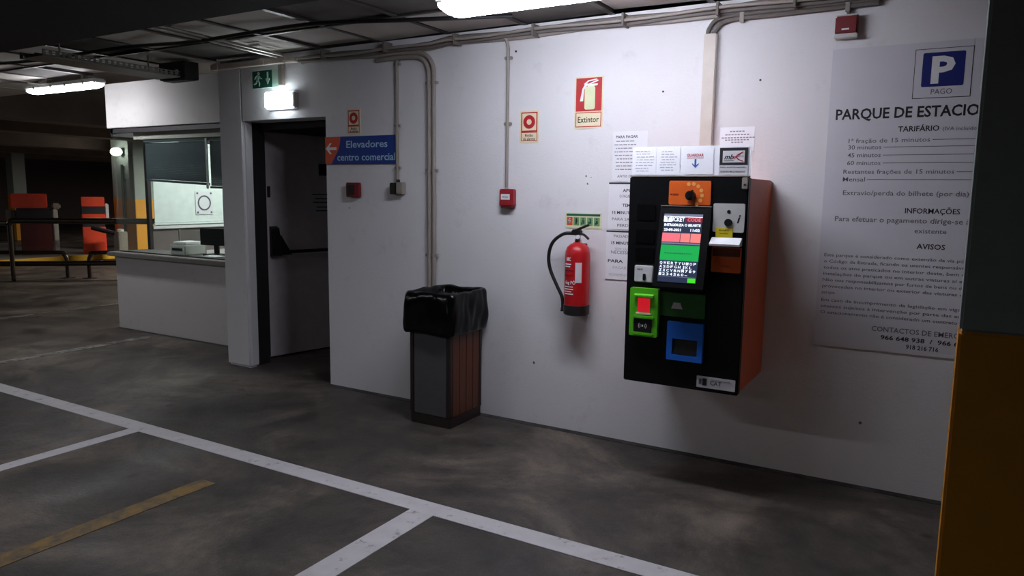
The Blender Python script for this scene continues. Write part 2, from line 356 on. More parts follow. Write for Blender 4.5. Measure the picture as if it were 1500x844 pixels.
link('lower_panel', B(-7.86, -7.83, 5.19, 7.1, .80, 1.085), 'dark', w2)
link('upper_pane', B(-7.849, -7.843, 5.19, 7.1, 1.12, 2.10), 'glass', w2)
def blind(label, x0, x1, zb, y, m, n, along='x', z1=2.06, skew=0):
    t = Thing('window_blind', label, 'blind', ((x0+x1)/2, y, zb) if along == 'x' else (y, (x0+x1)/2, zb))
    def bb(a, b, c, d, e, f):
        bm = B(a, b, c, d, e, f) if along == 'x' else B(c, d, a, b, e, f)
        if skew:
            for v in bm.verts:
                u = v.co.x if along == 'x' else v.co.y
                v.co.z -= skew*(u-x0)/(x1-x0)*(z1-v.co.z)/(z1-zb)
        return bm
    t.part('head_rail', bb(x0, x1, y-.02, y+.02, z1-.03, z1), m)
    h = (z1-.035-zb-.025)/n
    for i in range(n):
        z = z1-.035-h*(i+1)
        bm = bb(x0+.004, x1-.004, y-.004, y+.004, z, z+h*.985)
        t.part('slat', bm, m)
    t.part('bottom_rail', bb(x0, x1, y-.013, y+.013, zb, zb+.022), m)
    return t
blind('dark grey blind, the wider one pulled half down behind the booth glass', -7.40, -6.385, 1.625, YB+.11, 'blind', 22, skew=.04)
blind('dark grey blind, the narrow right one beside the booth pillar', -6.365, -5.55, 1.555, YB+.12, 'blind', 24, skew=.01)
blind('white lit slatted blind closed over the side of the booth', 5.2, 7.05, 1.13, -7.80, 'litblind', 40, 'y', 2.09)
t = Thing('blind_cord', 'pale vertical cord strip hanging in the gap between two dark booth blinds', 'cord', (-6.375, YB+.11, 1.58))
t.part('cord', tube([(-6.385, YB+.085, 2.05), (-6.375, YB+.085, 1.6)], .008, 6), 'white')
t.part('toggle', lathe(-6.375, YB+.085, [(.006, 1.60), (.013, 1.595), (.013, 1.56), (.006, 1.55)], 8), 'white')
# round outline sticker on the lit blind
t = Thing('notice_sticker', 'pale square sticker with a dark ring on the lit booth blind', 'sticker', (-7.785, 5.85, 1.23))
t.part('sheet', B(-7.790, -7.787, 5.74, 5.98, 1.24, 1.52), 'paper')
bm = ring(5.86, 1.38, .075, .092, 0, .003); 
for v in bm.verts: v.co = Vector((-7.786+v.co.y, v.co.x, v.co.z))
t.part('ring_print', bm, 'greyink')
bm = bmesh.new()
for a in (5.755, 5.945):
    for b in (1.255, 1.485): box(bm, -7.787, -7.784, a, a+.022, b, b+.022)
t.part('corner_print', bm, 'greyink')
# things on the desk
t = Thing('computer_monitor', 'black monitor seen from the side on the booth desk', 'monitor', (-6.60, YB+.31, .85), .2)
t.part('screen', B(-.17, .17, -.02, .02, .11, .29, .006), 'blackp', local=True)
t.part('stand', B(-.03, .03, .021, .045, .02, .2, .004), 'blackp', local=True)
t.part('foot', B(-.1, .1, -.07, .09, .001, .02, .004), 'blackp', local=True)
t = Thing('printer', 'small white printer on the booth desk left of the monitor', 'printer', (-6.9, YB+.25, .85))
t.part('casing', B(-7.08, -6.83, YB+.12, YB+.38, .852, .96, .01), 'grey'); t.part('lid', B(-7.06, -6.85, YB+.15, YB+.36, .961, .99, .006), 'white')
t.part('paper_slot', B(-7.04, -6.87, YB+.115, YB+.119, .90, .925), 'blackp')
t = Thing('paper_stack', 'low stack of white sheets on the desk below the monitor', 'papers', (-6.08, YB+.15, .85))
for i in range(3): t.part('sheet', B(-6.5+.01*i, -6.30+.006*i, YB+.06, YB+.2, .852+.007*i, .858+.007*i), 'paper')
t = Thing('desk_screen', 'clear low glass screen standing on the booth desk', 'screen', (-7.1, YB+.36, .85))
t.part('pane', B(-7.3, -6.85, YB+.39, YB+.396, .86, 1.1), 'glass'); t.part('rail', B(-7.3, -6.85, YB+.385, YB+.401, .851, .862), 'galv')
bm = B(-7.3, -7.285, YB+.385, YB+.401, .862, 1.1); box(bm, -6.865, -6.85, YB+.385, YB+.401, .862, 1.1); t.part('post', bm, 'galv')
t = Thing('ceiling_spot', 'small bright downlight under the booth ceiling edge', 'lamp', (-7.45, YB+.22, 2.5))
t.part('housing', lathe(-7.45, YB+.22, [(.05, 2.499), (.055, 2.47), (.05, 2.46)], 16), 'white'); t.part('bulb', lathe(-7.45, YB+.22, [(.04, 2.459), (.04, 2.45), (.02, 2.44)], 16), 'spot')

# ---------------------------------------------------------------- door and corridor
dm = Matrix.Translation((-5.285, 4.60, 0)) @ Matrix.Rotation(math.radians(78), 4, 'Z')
def dl(bm): bm.transform(dm); return bm      # door-local: x along the leaf from the hinge, -y the side in view
door = struct('door_1', dl(B(0, .90, 0, .045, .012, 2.06, .003)), 'door')
link('edge_strip', dl(B(-.004, .02, -.004, .049, .02, 2.05)), 'frame', door)
pb = link('push_bar', dl(tube([(.08, -.07, .985), (.86, -.07, .985)], .016, 10)), 'blackp', door, True)
link('push_bar_housing', dl(prism(bmesh.new(), [(-.004, 1.22), (-.05, 1.20), (-.085, 1.02), (-.085, .955), (-.004, .945)], 'x', .04, .115)), 'blackp', door)
link('push_bar_arm', dl(prism(bmesh.new(), [(.115, 1.14), (.115, .96), (.22, .96), (.20, 1.0)], 'y', -.078, -.03)), 'blackp', door)
link('push_bar_housing', dl(B(.82, .88, -.085, -.003, .94, 1.2, .01)), 'blackp', door)
link('lock_plate', dl(B(.03, .06, -.006, -.001, 1.48, 1.58)), 'frame', door)
for z in (.25, 1.05, 1.85): link('hinge', dl(lathe(-.012, -.012, [(.012, z-.05), (.012, z+.05)], 10)), 'frame', door)
t = Thing('door_notice', 'white printed sheet taped to the grey open door', 'notice', dm @ Vector((.6, -.002, 1.32)))
t.part('sheet', dl(B(.45, .83, -.004, -.001, 1.31, 1.56)), 'paperg')
for i, (z, a, b) in enumerate(((1.505, .49, .79), (1.465, .52, .76), (1.43, .5, .78), (1.385, .54, .74), (1.35, .53, .75))):
    t.part('print_line', dl(B(a, b, -.0048, -.0042, z, z+.012)), 'greyink')
t = Thing('door_sticker', 'small square dark sticker on the open door above the sheet', 'sticker', dm @ Vector((.6, -.002, 1.7)))
t.part('sheet', dl(B(.55, .70, -.004, -.001, 1.63, 1.82)), 'paperg'); t.part('print', dl(B(.57, .68, -.0055, -.0042, 1.69, 1.80)), 'ink')

# ---------------------------------------------------------------- lamps
def tube_lamp(label, cx, cy, zt, L, wd, m, rot=0, hs=1):
    t = Thing('tube_lamp', label, 'ceiling lamp', (cx, cy, zt), rot)
    h = L/2
    t.part('housing', B(-h, h, -wd/2, wd/2, -.05, 0, .012), 'white', local=True)
    bm = bmesh.new(); prof = [(-.47, -.052), (-.47, -.075), (-.38, -.10), (-.2, -.115), (.2, -.115), (.38, -.10), (.47, -.075), (.47, -.052)]
    rows = []
    for x, s, q in ((-h+.01, .75, .35), (-h+.06, 1, .85), (-h+.1, 1, 1), (h-.1, 1, 1), (h-.06, 1, .85), (h-.01, .75, .35)):
        rows.append([bm.verts.new((x, a*wd*s, -.052+(b+.052)*q*hs)) for a, b in prof])
    for a, b in zip(rows, rows[1:]):
        for i in range(len(prof)): bm.faces.new((a[i], a[(i+1) % 8], b[(i+1) % 8], b[i]))
    bm.faces.new(rows[0]); bm.faces.new(rows[-1][::-1])
    t.part('diffuser', bm, m, local=True)
    for x in (-h*.6, h*.6): t.part('hanger', B(x-.02, x+.02, -.03, .03, .001, .06), 'galv', local=True)
    for x in (-h*.7, -h*.2, h*.2, h*.7):
        for s in (-1, 1): t.part('clip', B(x-.015, x+.015, s*(wd/2+.001)-.002, s*(wd/2+.001)+.002, -.055, -.02), 'galv', local=True)
    return t
tube_lamp('long bright white tube lamp under the ceiling above the ticket machine wall', -1.665, 3.25, 2.565, 1.36, .15, 'lamp')
tube_lamp('far bright tube lamp hanging in the dark left of the booth', -7.66, 4.20, 2.582, 1.26, .12, 'lampfar', 0, .55)

# emergency lamp and exit sign over the doorway
t = Thing('emergency_lamp', 'glowing white rectangular emergency lamp above the doorway', 'emergency lamp', (-4.60, W, 2.25))
t.part('base', B(-4.765, -4.455, W-.03, W-.001, 2.185, 2.325, .006), 'white')
t.part('diffuser', B(-4.745, -4.495, W-.085, W-.031, 2.19, 2.32, .012), 'exitlamp')
t.part('end_cap', B(-4.465, -4.44, W-.05, W-.002, 2.20, 2.31, .004), 'pvc')
t = Thing('exit_sign', 'green running man exit sign hung near the ceiling above the door', 'sign', (-4.75, W-.04, 2.36))
t.part('bracket', B(-4.615, -4.57, W-.05, W-.012, 2.37, 2.528, .003), 'pvc')
t.part('panel', B(-4.91, -4.616, W-.045, W-.035, 2.36, 2.495), 'exitwhite')
t.part('green_field', B(-4.91, -4.685, W-.049, W-.0455, 2.36, 2.495), 'exitgreen')
bm = disc(-4.835, 2.474, .012, W-.052, W-.0495, 12)
for p in ([(-4.85, 2.462), (-4.825, 2.458), (-4.835, 2.42), (-4.86, 2.425)], [(-4.85, 2.462), (-4.875, 2.45), (-4.885, 2.43), (-4.875, 2.428), (-4.862, 2.447)],
          [(-4.825, 2.458), (-4.812, 2.44), (-4.795, 2.436), (-4.797, 2.428), (-4.818, 2.43), (-4.832, 2.447)],
          [(-4.84, 2.425), (-4.818, 2.40), (-4.826, 2.372), (-4.836, 2.374), (-4.832, 2.398), (-4.856, 2.42)], [(-4.86, 2.425), (-4.866, 2.405), (-4.892, 2.395), (-4.890, 2.386), (-4.86, 2.394), (-4.848, 2.42)]):
    prism(bm, p, 'y', W-.052, W-.0495)
t.part('running_figure', bm, 'exitwhite')
bm = prism(bmesh.new(), [(-4.738, 2.48), (-4.722, 2.48), (-4.722, 2.43), (-4.705, 2.43), (-4.73, 2.385), (-4.755, 2.43), (-4.738, 2.43)], 'y', W-.052, W-.0495)
t.part('arrow', bm, 'exitwhite')

# ---------------------------------------------------------------- cables, pipes and trays
t = Thing('cable_bundle', 'grey cable bundle clipped along the top of the white wall', 'cables', (-2.6, W-.03, 2.56))
for k, (dy, dz, r) in enumerate(((.018, .0, .013), (.045, .006, .012), (.02, .028, .012), (.05, .032, .011), (.08, .02, .010))):
    pts = []
    for i in range(26):
        x = -4.38+i*.157; pts.append((x, W-dy-.004*math.sin(i*1.7+k), 2.545+dz+.006*math.sin(i*.9+k*2)+(-.018 if x < -3 else 0)))
    t.part('cable', tube(pts, r, 6), 'cable' if k % 2 else 'pvc', smooth=True)
for x in (-4.1, -3.5, -2.9, -2.3, -1.7, -1.15, -.75, -.35): t.part('clip', B(x-.007, x+.007, W-.098, W-.002, 2.527, 2.60, .002), 'cable')
t = Thing('cable_trunking', 'pale cable trunking under the ceiling beside the exit sign', 'trunking', (-5.0, W-.05, 2.54))
t.part('body', B(-5.36, -4.52, W-.09, W-.052, 2.53, 2.575, .004), 'trunk'); t.part('lid', B(-5.36, -4.52, W-.095, W-.0905, 2.532, 2.573), 'trunk')
t.part('back_plate', B(-5.36, -4.52, W-.051, W-.001, 2.54, 2.575), 'trunk')
for x in (-5.3, -4.75): t.part('joint_cover', B(x-.03, x+.03, W-.1, W-.0955, 2.528, 2.577), 'trunk')
t.part('end_cap', B(-4.519, -4.40, W-.085, W-.01, 2.535, 2.572, .008), 'trunk')

def clip(t, x, z): t.part('clip', B(x-.028, x+.028, W-.02, W-.002, z-.01, z+.01, .003), 'pvc')
t = Thing('wall_pipe', 'thin grey conduit running down past the blue sign to a switch box', 'pipe', (-3.44, W-.015, 1.61))
t.part('pipe', tube([(-3.445, W-.016, 2.535), (-3.445, W-.016, 1.63)], .012, 8), 'pvc', smooth=True)
for z in (2.45, 2.02, 1.72): clip(t, -3.445, z)
t = Thing('switch_box', 'black and grey switch box at the foot of the thin conduit', 'switch box', (-3.435, W-.04, 1.53))
t.part('box', B(-3.435, -3.375, W-.05, W-.001, 1.53, 1.615, .005), 'pvc'); t.part('dark_cover', B(-3.49, -3.4355, W-.055, W-.001, 1.528, 1.612, .005), 'blackp')
t.part('gland', lathe(-3.435, W-.02, [(.014, 1.6155), (.014, 1.635)], 8), 'blackp')
t = Thing('wall_pipe', 'pair of grey conduits curving down from the ceiling behind the bin', 'pipe', (-3.13, W-.015, .55))
for dx, dz in ((0, 0), (.04, .03)):
    t.part('pipe', tube(smoothpath([(-3.62, W-.02, 2.49+dz), (-3.35, W-.02, 2.49+dz), (-3.22+dx*.6, W-.02, 2.47+dz*.9), (-3.165+dx, W-.02, 2.40+dz*.6), (-3.155+dx, W-.02, 2.28)], 6)+[Vector((-3.152+dx, W-.02, .5))], .016, 8), 'pvc', smooth=True)
for z in (2.3, 1.7, 1.1): t.part('clip', B(-3.185, -3.085, W-.03, W-.002, z-.01, z+.01, .003), 'pvc')
t = Thing('wall_pipe', 'straight grey conduit with clips leading down to the red call point', 'pipe', (-2.52, W-.015, 1.58))
t.part('pipe', tube([(-2.54, W-.05, 2.56), (-2.525, W-.03, 2.53), (-2.52, W-.016, 2.48), (-2.52, W-.016, 1.585)], .011, 8), 'pvc', smooth=True)
for z in (2.42, 2.0): clip(t, -2.52, z)
t = Thing('wall_trunking', 'flat vertical trunking on the wall above the ticket machine', 'trunking', (-1.195, W-.02, 1.0))
t.part('body', B(-1.232, -1.160, W-.04, W-.001, .9, 2.445, .004), 'trunk'); t.part('lid', B(-1.228, -1.164, W-.043, W-.0405, .9, 2.443), 'trunk')
for dx, dz in ((-.015, 0), (.015, -.022)):
    t.part('cable', tube(smoothpath([(-1.2+dx, W-.022, 2.44), (-1.195+dx, W-.022, 2.475+dz), (-1.15+dx, W-.022, 2.522+dz), (-1.06, W-.022, 2.535+dz), (-.9, W-.022, 2.535+dz)])+[Vector((-.36, W-.022, 2.54+dz))], .012, 8), 'cable', smooth=True)
for x in (-1.03, -.5): t.part('clip', B(x-.012, x+.012, W-.037, W-.001, 2.49, 2.56, .003), 'pvc')

t = Thing('ceiling_pipe', 'pair of shiny thin pipes under the ceiling tiles left of the emergency lamp', 'pipe', (-4.47, 3.5, 2.58))
for x, z in ((-4.52, 2.586), (-4.45, 2.590)): t.part('pipe', tube([(x, 2.93, z), (x-.004, 3.5, z-.006), (x-.03, 4.12, z-.012)], .011, 8), 'galv', smooth=True)
for y in (3.15, 3.85): t.part('clip', B(-4.545, -4.43, y-.01, y+.01, 2.598, 2.613, .002), 'galv')
t = Thing('ceiling_cable', 'dark cable sagging under the ceiling tiles along the beam', 'cable', (-5, 3.3, 2.58))
t.part('cable', tube(smoothpath([(-7.4, 3.32, 2.60), (-6.5, 3.36, 2.575), (-5.4, 3.42, 2.595), (-4.6, 3.44, 2.57), (-3.6, 3.5, 2.595), (-2.9, 3.62, 2.575), (-2.3, 3.9, 2.595)]), .013, 8), 'blackp', smooth=True)
# perforated cable tray hanging under the grid, running towards the wall
t = Thing('cable_tray', 'perforated metal cable tray under the ceiling at the far left', 'cable tray', (-5.5, 3.5, 2.45))
t.part('base', B(-5.83, -5.53, 2.9, 3.98, 2.462, 2.466), 'traymetal')
bm = bmesh.new()
for xx in (-5.53, -5.83):
    for z0, z1 in ((2.466, 2.472), (2.484, 2.489), (2.502, 2.508)): box(bm, xx-.002, xx+.002, 2.9, 3.98, z0, z1)
    y = 2.9
    while y < 3.97: box(bm, xx-.002, xx+.002, y, y+.022, 2.466, 2.508); y += .045
o = t.part('perforated_side', bm, 'traymetal'); o['kind'] = 'stuff'
for y in (3.1, 3.8): t.part('hanger_rod', tube([(-5.68, y, 2.466), (-5.68, y, CZ)], .006, 6), 'galv')
for dx in (.06, .12, .2): t.part('cable', tube([(-5.83+dx, 2.9, 2.48), (-5.82+dx, 3.5, 2.484), (-5.83+dx, 3.97, 2.48)], .012, 6), 'cable')
t = Thing('junction_box', 'dark junction box at the end of the perforated tray beside the booth', 'box', (-5.65, 4.2, 2.45))
t.part('box', B(-5.84, -5.5, 4.0, 4.14, 2.455, 2.60, .006), 'blackp'); t.part('cover', B(-5.82, -5.52, 4.02, 4.12, 2.449, 2.4545, .002), 'frame')
for i in range(3): t.part('gland', lathe(-5.75+.08*i, 3.993, [(.014, 2.50), (.014, 2.53)], 8), 'pvc')

# ---------------------------------------------------------------- signs on the wall
t = Thing('direction_sign', 'blue sign with orange arrow corner reading Elevadores centro comercial', 'sign', (-3.81, W-.01, 1.75))
t.part('panel', B(-4.157, -3.464, W-.012, W-.001, 1.75, 1.957, .002), 'signblue')
pts = [(-4.157, 1.956), (-4.0, 1.956)]+[(-4.157+.157*math.sqrt(max(0, 1-(i/8)**2))*1.0 if i < 8 else -4.12, 1.956-.205*i/8*.92) for i in range(1, 7)]+[(-4.095, 1.752), (-4.157, 1.752)]
t.part('orange_corner', prism(bmesh.new(), pts, 'y', W-.0135, W-.0122), 'signorange')
t.part('arrow', prism(bmesh.new(), arrow_pts(-4.095, 1.868, .055, 0), 'y', W-.015, W-.0137), 'white')
t.part('lettering', text_bm('Elevadores', -3.74, 1.872, W-.0122, .052, .40, 'c', .012), 'skyink')
t.part('lettering', text_bm('centro comercial', -3.752, 1.777, W-.0122, .052, .565, 'c', .012), 'skyink')
def alarm_sign(label, x0, x1, z0, z1):
    t = Thing('alarm_sign', label, 'sign', ((x0+x1)/2, W, z0)); wd = x1-x0; h = z1-z0; cx = (x0+x1)/2
    t.part('panel', B(x0, x1, W-.004, W-.001, z0, z1), 'cream')
    zc = z1-.016-(wd-.032)/2-.006
    t.part('red_frame', B(x0+.01, x1-.01, W-.0046, W-.0041, z0+.34*h, z1-.01), 'signred')
    t.part('inner_field', B(x0+.018, x1-.018, W-.0053, W-.0047, z0+.38*h, z1-.018), 'cream')
    zc = (z0+.38*h+z1-.018)/2
    t.part('ring', ring(cx, zc, wd*.13, wd*.31, W-.0062, W-.0054), 'signred')
    bm = bmesh.new()
    for a, b, c, d in ((x0+.010, x1-.010, z0+.31*h, z0+.335*h), (x0+.010, x1-.010, z0+.012, z0+.016), (x0+.010, x0+.014, z0+.012, z0+.335*h), (x1-.014, x1-.010, z0+.012, z0+.335*h)):
        box(bm, a, b, W-.0046, W-.0041, c, d)
    t.part('border', bm, 'signred')
    t.part('lettering', text_bm('Botão', cx, z0+.19*h, W-.0041, .018, wd*.42, 'c', .01), 'ink')
    t.part('lettering', text_bm('de alarme', cx, z0+.08*h, W-.0041, .018, wd*.62, 'c', .01), 'ink')
alarm_sign('cream alarm sign with red ring, above the call point on the conduit', -2.432, -2.292, 1.875, 2.08)
alarm_sign('cream alarm sign with red ring, directly above the blue sign', -3.937, -3.803, 1.97, 2.158)
t = Thing('extinguisher_sign', 'red and cream sign with white extinguisher pictogram reading Extintor', 'sign', (-1.94, W, 1.95))
x0, x1, z0, z1 = -2.04, -1.848, 1.953, 2.268
t.part('panel', B(x0, x1, W-.004, W-.001, z0, z1), 'cream')
t.part('red_field', B(x0+.009, x1-.009, W-.0046, W-.0041, z0+.105, z1-.009), 'signred')
t.part('pictogram_body', plate(-1.972, -1.902, 2.068, 2.208, .012, W-.0056, W-.0047), 'photolum')
bm = prism(bmesh.new(), [(-1.952, 2.207), (-1.952, 2.222), (-1.885, 2.245), (-1.88, 2.238), (-1.93, 2.222), (-1.885, 2.222), (-1.887, 2.212), (-1.922, 2.207)], 'y', W-.0056, W-.0047)
prism(bm, [(-1.952, 2.226), (-1.97, 2.222), (-1.988, 2.195), (-2.003, 2.12), (-1.982, 2.12), (-1.976, 2.19), (-1.965, 2.208), (-1.95, 2.214)], 'y', W-.0057, W-.0047)
prism(bm, [(-1.98, 2.222), (-1.95, 2.244), (-1.89, 2.252), (-1.892, 2.245), (-1.945, 2.237), (-1.97, 2.219)], 'y', W-.0056, W-.0047)
t.part('pictogram_valve', bm, 'white')
bm = bmesh.new()
for a, b, c, d in ((x0+.009, x1-.009, z0+.094, z0+.099), (x0+.009, x1-.009, z0+.009, z0+.014), (x0+.009, x0+.014, z0+.014, z0+.094), (x1-.014, x1-.009, z0+.014, z0+.094)): box(bm, a, b, W-.0046, W-.0041, c, d)
t.part('border', bm, 'signred')
t.part('lettering', text_bm('Extintor', -1.944, z0+.037, W-.0041, .036, .142, 'c', .012), 'ink')
t = Thing('instruction_sign', 'small green strip of pictograms on the wall above the extinguisher', 'sign', (-1.96, W, 1.335))
t.part('panel', B(-2.085, -1.838, W-.004, W-.001, 1.333, 1.43), 'photolum')
t.part('header', B(-2.078, -1.845, W-.0046, W-.0041, 1.41, 1.424), 'sgreen')
for i in range(5):
    x = -2.075+.047*i
    p = t.part('pictogram', B(x, x+.040, W-.0046, W-.0041, 1.35, 1.403), 'signorange' if i == 0 else 'leafgreen')
    bm = bmesh.new()
    for q in range(3):
        a = x+.006+random.random()*.014; b = 1.355+random.random()*.02
        box(bm, a, a+.006+random.random()*.008, W-.0053, W-.0047, b, b+.012+random.random()*.012)
    disc(x+.02, 1.393, .005, W-.0053, W-.0047, 8, bm)
    t.part('figure', bm, 'white' if i == 0 else 'sgreen', p)

# call points
t = Thing('call_point', 'red fire call point with white label at the foot of its conduit', 'call point', (-2.5, W, 1.46))
t.part('box', B(-2.558, -2.452, W-.05, W-.001, 1.462, 1.575, .006), 'callred'); t.part('label', B(-2.542, -2.475, W-.0525, W-.0505, 1.505, 1.542), 'white')
t.part('lettering', text_bm('FOGO', -2.5085, 1.516, W-.0526, .014, .045, 'c', .01), 'greyink'); t.part('base_lip', B(-2.55, -2.46, W-.046, W-.002, 1.45, 1.4615, .003), 'redpl')
t = Thing('call_point', 'dark red call point with black button below the blue sign', 'call point', (-3.865, W, 1.5))
t.part('box', B(-3.925, -3.803, W-.045, W-.001, 1.502, 1.612, .006), 'redpl'); t.part('button', B(-3.905, -3.84, W-.05, W-.0455, 1.52, 1.595, .003), 'blackp')
t = Thing('fire_siren', 'dark red fire siren with pale strip high above the parking poster', 'siren', (-.49, W, 2.36))
t.part('housing', B(-.552, -.447, W-.055, W-.001, 2.378, 2.465, .006), 'redpl'); t.part('pale_strip', B(-.553, -.446, W-.056, W-.002, 2.357, 2.3775, .003), 'grey'); t.part('label', B(-.52, -.485, W-.0572, W-.0555, 2.395, 2.403), 'white')
t.part('top_rim', B(-.550, -.449, W-.05, W-.002, 2.4655, 2.472, .002), 'grey')
t.part('cable', tube(smoothpath([(-.495, W-.02, 2.47), (-.495, W-.02, 2.49), (-.494, W-.02, 2.505), (-.49, W-.02, 2.512)]), .009, 8), 'cable')
# screw holes and plugs on the wall
t = Thing('wall_plug', 'black screw plug in the wall above the papers', 'plug', (-1.47, W, 2.2)); t.part('plug', disc(-1.47, 2.15, .006, W-.004, W-.0005, 10), 'blackp')
t = Thing('wall_plug', 'black screw plug in the wall right of the flat trunking', 'plug', (-.9, W, 2.2)); t.part('plug', disc(-.92, 2.18, .006, W-.004, W-.0005, 10), 'blackp')
t = Thing('wall_plug', 'black screw plug beside the top of the call point conduit', 'plug', (-2.46, W, 2.5)); t.part('plug', disc(-2.47, 2.46, .007, W-.004, W-.0005, 10), 'blackp')

# ---------------------------------------------------------------- fire extinguisher
ex, ey = -1.948, W-.1; R = .079
t = Thing('fire_extinguisher', 'red fire extinguisher with black hose hanging on the white wall', 'extinguisher', (ex, ey, .80))
t.part('cylinder', lathe(ex, ey, [(R, .856), (R, 1.165), (R*.97, 1.195), (R*.85, 1.22), (R*.6, 1.238), (.03, 1.246), (.026, 1.25)]), 'red', smooth=True)
t.part('base_cup', lathe(ex, ey, [(R*.9, .795), (R+.003, .803), (R+.003, .858), (R, .86)]), 'rubber', smooth=True)
v = t.part('valve', lathe(ex, ey, [(.022, 1.25), (.022, 1.268), (.017, 1.27), (.017, 1.30), (.02, 1.305), (.02, 1.32), (.01, 1.325)], 16), 'chrome', smooth=True)
t.part('lever', tube([(ex-.02, ey-.005, 1.322), (ex+.02, ey-.02, 1.337), (ex+.085, ey-.03, 1.362)], .008, 8), 'blackp')
t.part('carry_handle', tube(smoothpath([(ex+.0, ey-.01, 1.305), (ex+.05, ey-.025, 1.30), (ex+.085, ey-.03, 1.275)]), .008, 8), 'blackp')
t.part('trigger_block', B(ex-.035, ex+.022, ey-.03, ey+.02, 1.295, 1.33, .006), 'blackp')
t.part('gauge', disc(ex+.012, 1.285, .013, ey-.035, ey-.023, 14), 'white')
t.part('hose', tube(smoothpath([(ex-.02, ey-.01, 1.305), (ex-.09, ey-.02, 1.30), (ex-.165, ey-.02, 1.245), (ex-.195, ey-.015, 1.16), (ex-.185, ey-.01, 1.07), (ex-.135, ey-.01, .97), (ex-.098, ey-.01, .90), (ex-.09, ey-.01, .84)], 8), .011, 10), 'rubber', smooth=True)
t.part('nozzle', tube([(ex-.0905, ey-.01, .845), (ex-.089, ey-.01, .81)], .014, 10, rs=[.011, .017]), 'blackp')
def wrap(bm, r):  # bend flat lettering (x from centre) round the cylinder
    for v in bm.verts:
        a = v.co.x/r; rr = r+.0012+(.0006 if v.co.y < 0 else 0)
        v.co = Vector((ex+rr*math.sin(a), ey-rr*math.cos(a), v.co.z))
    return bm
def rows_label(x0, x1, z0, z1, n=8):
    bm = bmesh.new()
    for i in range(n): box(bm, x0+(x1-x0)*i/n, x0+(x1-x0)*(i+1)/n, -.0004, .0004, z0, z1)
    return wrap(bm, R)
t.part('print', rows_label(.022, .062, 1.005, 1.13), 'paperg')
for a, b, s, wd in ((-.045, 1.14, 'ABC', .036), (-.05, .995, '6kg PÓ', .075)):
    t.part('lettering', wrap(text_bm(s, a, b, 0, .02, wd, 'l', .02), R), 'white')
for a, b, z in ((-.055, -.005, 1.115), (-.055, -.012, 1.10), (-.058, .01, 1.075), (-.058, .008, 1.045), (-.058, .01, .975), (-.058, .012, .96), (-.058, .0, .945), (-.055, .012, .93)):
    t.part('print', rows_label(a, b, z, z+.006), 'white' if z > 1.08 or z < 1 else 'redpl')
t.part('wall_bracket', B(ex-.02, ex+.02, ey+R*.98, W-.001, 1.12, 1.24, .003), 'redpl')

# ---------------------------------------------------------------- litter bin
t = Thing('litter_bin', 'square wooden litter bin with grey front panel against the white wall', 'bin', (-2.86, 4.0, 0))
bx0, bx1, by0, by1, bh = -3.02, -2.69, 3.82, 4.20, .86
t.part('plinth', B(bx0+.004, bx1-.004, by0+.004, by1-.004, 0.001, .07, .003), 'darkwood')
t.part('core', B(bx0+.014, bx1-.014, by0+.014, by1-.014, .07, bh-.01), 'darkwood')
for x in (bx0, bx1-.03): t.part('corner_post', B(x, x+.03, by0, by0+.03, .07, bh, .003), 'darkwood')
for x in (bx0, bx1-.03): t.part('corner_post', B(x, x+.03, by1-.03, by1, .07, bh, .003), 'darkwood')
t.part('front_panel', B(bx0+.033, bx1-.033, by0+.003, by0+.013, .072, .70, .002), 'binmetal')
t.part('front_rail', B(bx0+.033, bx1-.033, by0+.001, by0+.013, .703, bh-.012, .002), 'darkwood')
n = 4; ww = (by1-by0-.064)/n
for s, xa in ((0, bx1-.013), (1, bx0+.001)):
    for i in range(n): t.part('board', B(xa, xa+.012, by0+.032+ww*i+.002, by0+.032+ww*(i+1)-.002, .072, bh-.012, .002), 'wood')
# bag: a skirt folded over the rim
bm = bmesh.new()
def edge_pts(x0, x1, y0, y1, n=24, rad=.035):
    pts = rrect(x0, x1, y0, y1, rad, 5); P = [Vector(p+(0,)) for p in pts]; P.append(P[0]); out = []
    L = [0]
    for a, b in zip(P, P[1:]): L.append(L[-1]+(b-a).length)
    m = 4*n
    for q in range(m):
        d = L[-1]*q/m; k = max(t_ for t_ in range(len(L)-1) if L[t_] <= d)
        out.append(P[k].lerp(P[k+1], (d-L[k])/max(1e-9, L[k+1]-L[k])))
    return out
cx, cy = (bx0+bx1)/2, (by0+by1)/2; rows = []
prof = [(.016, .640, .004), (.034, .618, .010), (.042, .640, .010), (.046, .69, .012), (.044, .74, .012), (.042, .79, .011), (.040, .835, .010), (.036, .870, .008), (.026, .893, .006), (.012, .900, .004), (-.006, .892, .004), (-.022, .86, .008), (-.032, .80, .010), (-.045, .70, .01)]
for k, (grow, z, amp) in enumerate(prof):
    row = []; ring_ = edge_pts(bx0-grow, bx1+grow, by0-grow, min(by1+grow, W-.008), 24, .028+max(grow, 0)*.5)
    for q, p in enumerate(ring_):
        d = Vector((p.x-cx, p.y-cy, 0)).normalized(); a = 2*PI*q/len(ring_)
        n1 = noise.noise(Vector((math.cos(a)*2.6+z*5, math.sin(a)*2.6, z*9))); n2 = noise.noise(Vector((math.cos(a)*8-z*9, math.sin(a)*8+z*6, z*7+4)))
        g = amp*(n1*1.3+n2*.9); zz = z+(.016*noise.noise(Vector((math.cos(a)*1.8, math.sin(a)*1.8, 7))) if k < 3 else 0)+(.012*noise.noise(Vector((math.cos(a)*2.2, math.sin(a)*2.2, 3))) if 6 < k < 12 else 0)
        row.append(bm.verts.new((p.x+d.x*g, min(p.y+d.y*g, W-.006), zz)))
    rows.append(row)
n = len(rows[0])
for a, b in zip(rows, rows[1:]):
    for i in range(n): bm.faces.new((a[i], a[(i+1) % n], b[(i+1) % n], b[i]))
bm.faces.new(rows[-1])
